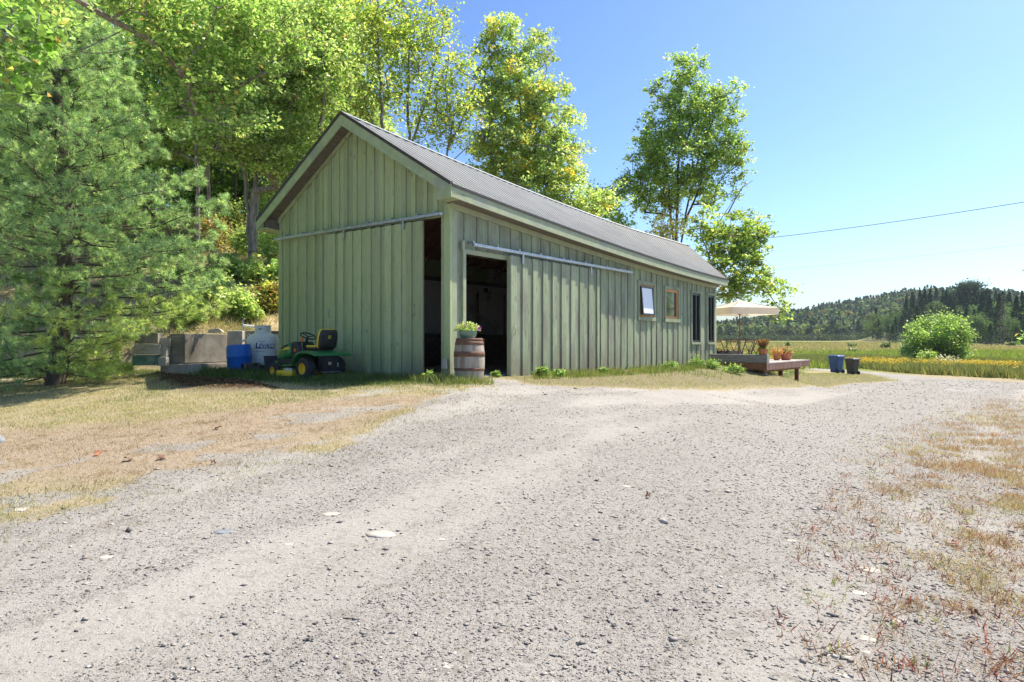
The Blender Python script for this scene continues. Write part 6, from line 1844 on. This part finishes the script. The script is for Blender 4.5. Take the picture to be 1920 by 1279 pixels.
MB().tube([(-.38, -.05, .55), (-.50, -.06, .60), (-.56, -.06, .72), (-.52, -.05, .83), (-.38, -.02, .86)], .03, 8).build('side_pipe', M['white_enamel'], tank, smooth=True)
# lettering wrapped on the tank
ROTZ = math.radians(17)
def letter(body, size, u0, z0, m, nm, shear=0.25, bold=0.0):
    vs, fs = text_flat(body, size, shear, bold)
    out = []
    for (a, b2, _) in vs:
        x, y, z = oncyl(u0 + a, z0 + b2, RT + 0.003)
        out.append((x * math.cos(ROTZ) - y * math.sin(ROTZ), x * math.sin(ROTZ) + y * math.cos(ROTZ), z))
    MB().add(out, fs).build(nm, m, tank)
letter('EVAC1', 0.145, -0.085, 0.655, M['navy'], 'lettering', .2, .003)
letter('L', 0.20, -0.17, 0.640, M['navy'], 'lettering', .1, .006)
letter('Propane', 0.05, -0.09, 0.80, M['navy'], 'lettering', .2)
letter('800-267-0077', 0.038, -0.155, 0.545, M['navy'], 'lettering', .2)
us = []
for a in np.linspace(-.12, .32, 12):
    us.append(a)
q = [(u_, z_) for u_ in us for z_ in (0.632, 0.65)]
vv = []
for u_, z_ in q:
    x, y, z = oncyl(u_, z_, RT + .0032); vv.append((x * math.cos(ROTZ) - y * math.sin(ROTZ), x * math.sin(ROTZ) + y * math.cos(ROTZ), z))
MB().add(vv, [(2 * i, 2 * i + 2, 2 * i + 3, 2 * i + 1) for i in range(11)]).build('underline', M['navy'], tank)

dX, dY, dz = gplace(451, 17.1)
drum = MB().lathe([(0.24, 0), (0.252, 0.01), (0.275, 0.16), (0.282, 0.17), (0.282, 0.19), (0.285, 0.20), (0.300, 0.42), (0.307, 0.43), (0.307, 0.45), (0.300, 0.46), (0.295, 0.62), (0.280, 0.72), (0.265, 0.735), (0.0, 0.735)], n=30).build('blue_drum', M['blue_plastic'], None, smooth=True)
drum.location = (dX, dY, dz - .01); drum.rotation_euler = (0.0, -0.07, 0); tag(drum, 'bright blue plastic drum leaning slightly in front of the white tank', 'drum')
X, Y, z = gplace(508, 17.05)
o = thing('black_tub', 'black plastic tub standing in front of the white tank', 'tub', (X, Y, z), 0.5)
MB().loft([rrect(zz, 0, 0, w_, d_, .04, 3, 'xy') for zz, w_, d_ in ((0, .26, .22), (.40, .31, .27), (.41, .34, .30), (.43, .34, .30))], True).build('tub_body', M['bin_black'], o)
X, Y, z = gplace(478, 16.2)
o = thing('small_engine', 'low black engine block lying in the grass between drum and mower', 'engine', (X, Y, z), -0.2)
MB().box(-.26, .26, -.16, .16, 0, .16).build('engine_base', mk, o, bevel=0.02)
MB().box(-.18, .04, -.12, .10, .16, .30).box(.08, .20, -.1, .1, .16, .25).build('engine_cover', mk, o, bevel=0.02)
for k in range(6): bx('fin', M['galv'] if k == 5 else mk, o, -.26 + k * .02, -.252 + k * .02, -.17, .13, .17, .28)
MB().lathe([(0.07, -.20), (0.085, -.19), (0.085, -.165), (.07, -.16)], (.16, 0, .14), 'y', 14).build('pulley', mk, o)
MB().tube([(.1, -.1, .25), (.2, -.14, .30), (.30, -.1, .22)], .012, 6).build('fuel_hose', mk, o)
X, Y, z = gplace(468, 15.6)
o = MB().tube([(-.7, .1, .02), (-.2, .05, .03), (.35, 0, .025), (.75, -.04, .03)], .013, 6).build('fallen_stick', M['bark'], None); o.location = (X, Y, z); tag(o, 'thin pale stick on the grass before the blue drum', 'stick')

# retaining wall of large concrete blocks ---------------------------------------------------
wall = thing('block_retaining_wall', 'retaining wall of large stained concrete blocks left of the blue drum', 'wall', (0, 0, 0))
def cblock(px0, px1, Za, Zb_, zt_px, zb_px, m, dep=0.6, name='block'):
    a = P(px0, zt_px[0], Za); b = P(px1, zt_px[1], Zb_); a2 = P(px0, zb_px[0], Za); b2 = P(px1, zb_px[1], Zb_)
    d = (Vector((b.x, b.y, 0)) - Vector((a.x, a.y, 0))).normalized(); nrm = Vector((-d.y, d.x, 0)) * dep
    g = 0.004
    a, b, a2, b2 = a + d * g, b - d * g, a2 + d * g, b2 - d * g
    zt = (a.z + b.z) / 2; zb2 = (a2.z + b2.z) / 2
    def v(p, z): return (p.x, p.y, z)
    MB().hexa([v(a, zb2), v(b, zb2), v(b + nrm, zb2), v(a + nrm, zb2)], [v(a, zt), v(b, zt), v(b + nrm, zt), v(a + nrm, zt)]).build(name, m, wall, bevel=0.015)
cc, cp = M['concrete'], M['concrete_pale']
cblock(312, 345, 17.0, 16.9, (630, 630), (682, 682), cc)
cblock(346, 426, 16.9, 18.0, (628, 624), (682, 678), cc)
cblock(300, 362, 16.9, 16.8, (683, 683), (706, 706), cp)
cblock(363, 426, 16.95, 17.9, (683, 679), (712, 705), cc)
cblock(426, 455, 18.3, 18.4, (620, 620), (700, 700), cp)
cblock(456, 530, 19.0, 19.2, (620, 620), (700, 700), cc)
def cinder(px0, px1, yt, yb, Z, m, label, dep=.2):
    a = P(px0, yt, Z); b = P(px1, yb, Z)
    o = thing('concrete_brick', label, 'concrete block', (a.x, a.y, b.z), random.uniform(-.03, .03))
    w_, h_ = b.x - a.x, a.z - b.z
    bx('block_body', m, o, 0, w_, 0, dep, 0, h_ - .006, bevel=0.008)
    bx('edge_chip', M['concrete'], o, w_ * .2, w_ * .55, 0.02, dep - .02, h_ - .0058, h_ - .004)
cinder(252, 296, 624, 644, 16.6, M['concrete'], 'topmost brownish block of the small stack beside the pine boughs', .3)
cinder(251, 298, 645.5, 664, 16.55, cp, 'clean pale grey block in the middle of the small stack')
cinder(248, 292, 665.5, 685, 16.5, M['concrete_teal'], 'bottom block of the small stack, stained teal green')
cinder(299, 313, 633, 650, 16.7, cp, 'upper small pale block right of the stack')
cinder(299.5, 312, 651, 668, 16.7, cp, 'middle small pale block beside the clean grey block')
cinder(294, 311, 669, 686, 16.6, cp, 'lowest small pale block next to the teal one')
# litter on the wall top
X, Y = (388 - CX) / FPX * 18.2, 18.2
o = MB().hexa([(0, 0, 0), (.4, .05, .02), (.38, .25, .02), (.03, .2, 0)], [(0.05, 0, .10), (.3, .05, .13), (.3, .2, .1), (.06, .18, .08)]).build('broken_rubble', cp, None, bevel=0.01)
o.location = (X, Y, P(388, 625, 18.2).z + .01); tag(o, 'pale broken rubble lying on top of the block wall', 'rubble')
a = P(455, 610, 18.9); b = P(490, 614, 18.9)
o = MB().tube([a, b], .035, 6).build('white_pipe', M['white_enamel'], None); tag(o, 'white pipe lying on the bank behind the tank', 'pipe')
o = MB().tube([P(455, 622, 18.7), P(455, 603, 18.7)], .02, 6).tube([P(454, 604, 18.7), P(459, 597, 18.7)], .03, 6).build('standpipe', M['galv'], None); tag(o, 'short standpipe sticking up left of the tank collar', 'pipe')
o = MB().tube([P(479, 612, 18.8), P(480, 603, 18.8), P(484, 594, 18.8)], .012, 6).build('bent_rod', M['galv'], None); tag(o, 'bent metal rod poking up above the tank', 'rod')

# ------------------------------------------------------------------ deck with its furniture
T_D = 0.90 - PAD
deck = thing('timber_deck', 'raised weathered timber deck at the far end of the barn', 'deck', (C_[0], C_[1], PAD), BARN_ROT)
k = 0; x = 14.06
while x < 19.85:
    y1 = -0.08 if x < 14.9 else min(1.6, (x - 14.95) / 1.47)
    bx('deck_board', M['deck_top'], deck, x, x + 0.134, -2.12, y1, T_D - .035, T_D)
    x += 0.14
bx('front_beam', M['deck_face'], deck, 14.08, 19.88, -2.115, -2.075, T_D - .265, T_D - .036)
bx('end_beam', M['deck_brown'], deck, 14.04, 14.078, -2.10, -0.09, T_D - .27, T_D - .003)
bx('end_beam', M['deck_brown'], deck, 19.84, 19.88, -2.07, 1.0, T_D - .265, T_D - .036)
bx('cross_beam', M['deck_brown'], deck, 14.6, 19.7, -1.80, -1.70, T_D - .37, T_D - .266)
for t, s in ((14.5, -1.9), (17.2, -1.75), (19.5, -1.75), (15.8, -0.4), (18.6, -0.2)):
    q = barn_pt(t, s); g_ = gz1(q.x, q.y) - PAD
    bx('post', M['deck_brown'], deck, t, t + .14, s, s + .14, g_ - .1, T_D - .27 if s < -1 else T_D - .04)
    bx('footing', M['concrete_pale'], deck, t - .07, t + .21, s - .07, s + .21, g_ - .1, g_ + .03)
def on_deck(t, s, z=0): 
    v = barn_pt(t, s, T_D + z); return v
o = MB().box(-.14, .14, -1.03, 1.03, 0, .285).build('timber_beam', M['grey_timber'], None, bevel=0.012)
o.location = on_deck(14.21, -1.10, .001); o.rotation_euler = (0, 0, BARN_ROT); tag(o, 'thick grey squared timber lying along the near edge of the deck', 'timber')
o = MB().box(-.12, .12, -.5, .5, 0, .40).build('timber_beam', M['grey_timber'], None, bevel=0.012)
o.location = on_deck(15.6, -0.25, .001); o.rotation_euler = (0, 0, BARN_ROT); tag(o, 'shorter grey timber against the barn end behind the long one', 'timber')
q = on_deck(14.21, -1.95, .287)
rt = pot_plant(q, 0.18, 0.20, [(0.16, 0.22, 0.06), (0.2, 0.25, 0.08)], 201, 'grass_pot', 'terracotta pot of feathery brown grass on the end of the grey timber', 0.17, 0.12, leaf=.04, n=300)
rng = np.random.default_rng(202)
m_ = 700; a = rng.random(m_) * 6.28; tip = np.stack([np.cos(a) * .26 * rng.random(m_), np.sin(a) * .26 * rng.random(m_), .2 + .36 * rng.uniform(.5, 1, m_)], 1)
base_ = np.stack([tip[:, 0] * .3, tip[:, 1] * .3, np.full(m_, .2)], 1); sd = rng.normal(size=(m_, 3)) * .004
npmesh('grass_plumes', np.stack([base_, tip + sd, tip - sd], 1).reshape(-1, 3), np.arange(m_ * 3).reshape(-1, 3), M['blade'], rt, col=pick([(0.30, 0.16, 0.09), (0.36, 0.22, 0.12), (0.24, 0.13, 0.08)], m_, rng))
pot_plant(on_deck(17.9, -1.35), 0.15, 0.25, [(0.30, 0.15, 0.05), (0.26, 0.12, 0.05), (0.15, 0.16, 0.06)], 203, 'flower_pot', 'smaller terracotta pot of orange flowers, left of the pair on the deck', 0.30, 0.30, leaf=.05, n=600)
pot_plant(on_deck(18.3, -1.6), 0.24, 0.30, [(0.18, 0.25, 0.06), (0.26, 0.13, 0.08), (0.12, 0.03, 0.04), (0.22, 0.17, 0.09)], 204, 'flower_pot', 'larger terracotta pot of mixed green and orange flowers on the deck', 0.30, 0.24, leaf=.06, n=600)

def parasol():
    c = on_deck(15.9, 0.0); c.x, c.y = P(1387, 600, 27.5).x, 27.5
    c.z = PAD + T_D
    root = thing('parasol', 'square cream canvas parasol open over the garden table', 'parasol', c, math.radians(-30 + 45))
    MB().lathe([(0.26, 0), (0.27, 0.02), (0.26, 0.07), (0.05, 0.09), (.04, .25)], n=18).build('base', mk, root)
    MB().tube([(0, 0, .05), (0, 0, 2.42)], .028, 8).build('pole', M['deck_brown'], root)
    ze, zt = 2.08, 2.44; hf = 1.05
    cp_ = [(hf, hf), (-hf, hf), (-hf, -hf), (hf, -hf)]
    m = MB()
    for k in range(4):
        (x0, y0), (x1, y1) = cp_[k], cp_[(k + 1) % 4]
        N_ = 8
        for i in range(N_):
            for j in range(5):
                def pt(u, v):
                    ex, ey = x0 + (x1 - x0) * u, y0 + (y1 - y0) * u
                    sag = -0.05 * math.sin(PI * v) * math.sin(PI * u) - .02 * math.sin(PI * v)
                    return (ex * v, ey * v, zt + (ze - zt) * v ** .9 + sag)
                m.add([pt(i / N_, j / 5), pt((i + 1) / N_, j / 5), pt((i + 1) / N_, (j + 1) / 5), pt(i / N_, (j + 1) / 5)], [(0, 1, 2, 3)])
    m.build('canopy', M['canvas_thin'], root, smooth=True)
    v = MB()
    for k in range(4):
        (x0, y0), (x1, y1) = cp_[k], cp_[(k + 1) % 4]
        for i in range(12):
            u0, u1 = i / 12, (i + 1) / 12
            w0 = 1 + .012 * math.sin(u0 * 25); w1 = 1 + .012 * math.sin(u1 * 25)
            v.add([((x0 + (x1 - x0) * u0), (y0 + (y1 - y0) * u0), ze), ((x0 + (x1 - x0) * u1), (y0 + (y1 - y0) * u1), ze),
                   ((x0 + (x1 - x0) * u1) * w1, (y0 + (y1 - y0) * u1) * w1, ze - .26), ((x0 + (x1 - x0) * u0) * w0, (y0 + (y1 - y0) * u0) * w0, ze - .26)], [(0, 1, 2, 3)])
    v.build('valance', M['canvas_thin'], root)
    for (x_, y_) in cp_:
        MB().tube([(0, 0, zt - .05), (x_ * .99, y_ * .99, ze - .015)], .013, 6).build('rib', M['deck_brown'], root)
        MB().tube([(0, 0, zt - .62), (x_ * .5, y_ * .5, zt - .22)], .010, 6).build('strut', M['deck_brown'], root)
parasol()
def bistro(loc, rot, label):
    root = thing('bistro_chair', label, 'chair', loc, rot, 'folding bistro chairs round the table')
    w = .2
    for sg in (-1, 1):
        MB().tube([(.2, sg * w, 0), (0, sg * w, .40), (-.22, sg * w, .86)], .016, 6).build('back_leg', mk, root)
        MB().tube([(-.22, sg * (w - .03), 0), (0, sg * (w - .03), .24), (.18, sg * (w - .03), .44)], .016, 6).build('front_leg', mk, root)
    for k in range(5): bx('seat_slat', M['deck_brown'], root, -.18 + k * .075, -.12 + k * .075, -w, w, .44, .456)
    for k, (xx, zz) in enumerate(((-.195, .80), (-.165, .74))): bx('back_slat', M['deck_brown'], root, xx - .01, xx, -w, w, zz - .022, zz + .022)
    return root
tc_ = P(1390, 640, 26.6)
tb = thing('bistro_table', 'dark folding bistro table under the parasol', 'table', (tc_.x, tc_.y, PAD + T_D), BARN_ROT)
for k in range(6): bx('table_slat', M['deck_brown'], tb, -.5 + k * .17, -.34 + k * .17, -.35, .35, .72, .74)
for sg in (-1, 1):
    MB().tube([(-.45, sg * .3, 0), (.45, sg * .3, .71)], .013, 6).tube([(.45, sg * .28, 0), (-.45, sg * .28, .71)], .013, 6).build('cross_legs', mk, tb)
for (px, Z, r, lb) in ((1352, 26.0, .4, 'bistro chair nearest the barn wall'), (1374, 25.3, 1.2, 'bistro chair left of the parasol pole'), (1401, 25.3, 1.9, 'bistro chair right of the parasol pole'), (1416, 26.0, 3.3, 'bistro chair beside the potted grass')):
    q = P(px, 640, Z); bistro((q.x, q.y, PAD + T_D), r, lb)

# ------------------------------------------------------------------ wheeled bins
def bin_(px, py, hpx, m, label, rot, wpx):
    X, Y = G(px, py); s = hpx * Y / FPX / 1.07
    root = thing('wheeled_bin', label, 'bin', (X, Y, gz1(X, Y)), rot, 'wheeled bins by the road')
    root.scale = (s, s, s)
    MB().loft([rrect(z, 0, 0, w_, d_, .06, 3, 'xy') for z, w_, d_ in ((.05, .42, .46), (.10, .45, .50), (.93, .60, .66), (.96, .64, .70), (.98, .64, .70))]).build('body', m, root)
    lid = MB().loft([rrect(z, .0, y_, w_, d_, .08, 3, 'xy') for z, y_, w_, d_ in ((.982, 0, .66, .74), (1.02, 0, .66, .74), (1.06, .02, .56, .60), (1.07, .02, .48, .5))]).build('lid', m, root)
    MB().tube([(-.25, .37, 1.0), (-.25, .43, .98), (.25, .43, .98), (.25, .37, 1.0)], .016, 6).build('handle', m, root)
    for sg in (-1, 1):
        MB().lathe([(.02, -.04), (.12, -.035), (.125, 0), (.12, .035), (.02, .04)], (sg * .24, .26, .125), 'x', 16).build('wheel', M['rubber'], root)
bin_(1568, 700, 34, M['bin_blue'], 'blue wheeled recycling bin standing by the road', 0.5 + PI, 30)
bin_(1598, 702.5, 31, M['bin_black'], 'black wheeled rubbish bin right of the blue one', 0.4 + PI, 26)

# ------------------------------------------------------------------ overhead wires, far pole
def wire(p0, p1, r, label, sag=.6):
    pts_ = []
    for k in range(25):
        f = k / 24; q = p0.lerp(p1, f); pts_.append((q.x, q.y, q.z - sag * 4 * f * (1 - f)))
    o = MB().tube(pts_, r, 5).build('overhead_wire', M['wire'], None); tag(o, label, 'wire', 'overhead wires')
wire(P(1340, 457, 50), P(2150, 340, 34), .022, 'thicker overhead wire slanting up to the right from the leaning maple', .25)
wire(P(1340, 515, 90), P(2150, 430, 62), .010, 'fainter lower overhead wire in the pale sky', .3)
X, Y = (1600 - CX) / FPX * 330., 330.
up_ = thing('utility_pole', 'small far utility pole before the distant forest', 'pole', (X, Y, gz1(X, Y)))
MB().tube([(0, 0, 0), (0, 0, 7.5)], .14, 6).build('pole_shaft', M['stone_grey'], up_)
bx('crossarm', M['stone_grey'], up_, -1.1, 1.1, -.08, .08, 6.8, 7.0)

# ------------------------------------------------------------------ the air
hz, nt, b, out = new_mat('haze_air')
nt.nodes.remove(b)
pv = nt.nodes.new('ShaderNodeVolumePrincipled'); pv.inputs['Density'].default_value = 0.00015; pv.inputs['Color'].default_value = (0.80, 0.90, 1.0, 1)
nt.links.new(pv.outputs[0], out.inputs['Volume'])
zlo, zhi = float(GZ.min()) - 1, float(GZ.max()) + 30
o = MB().box(gx[0] - 5, gx[-1] + 5, gy[0] - 5, gy[-1] + 5, zlo, zhi).build('haze', hz)
tag(o, 'thin blue summer haze over the whole valley', 'haze', kind='stuff')
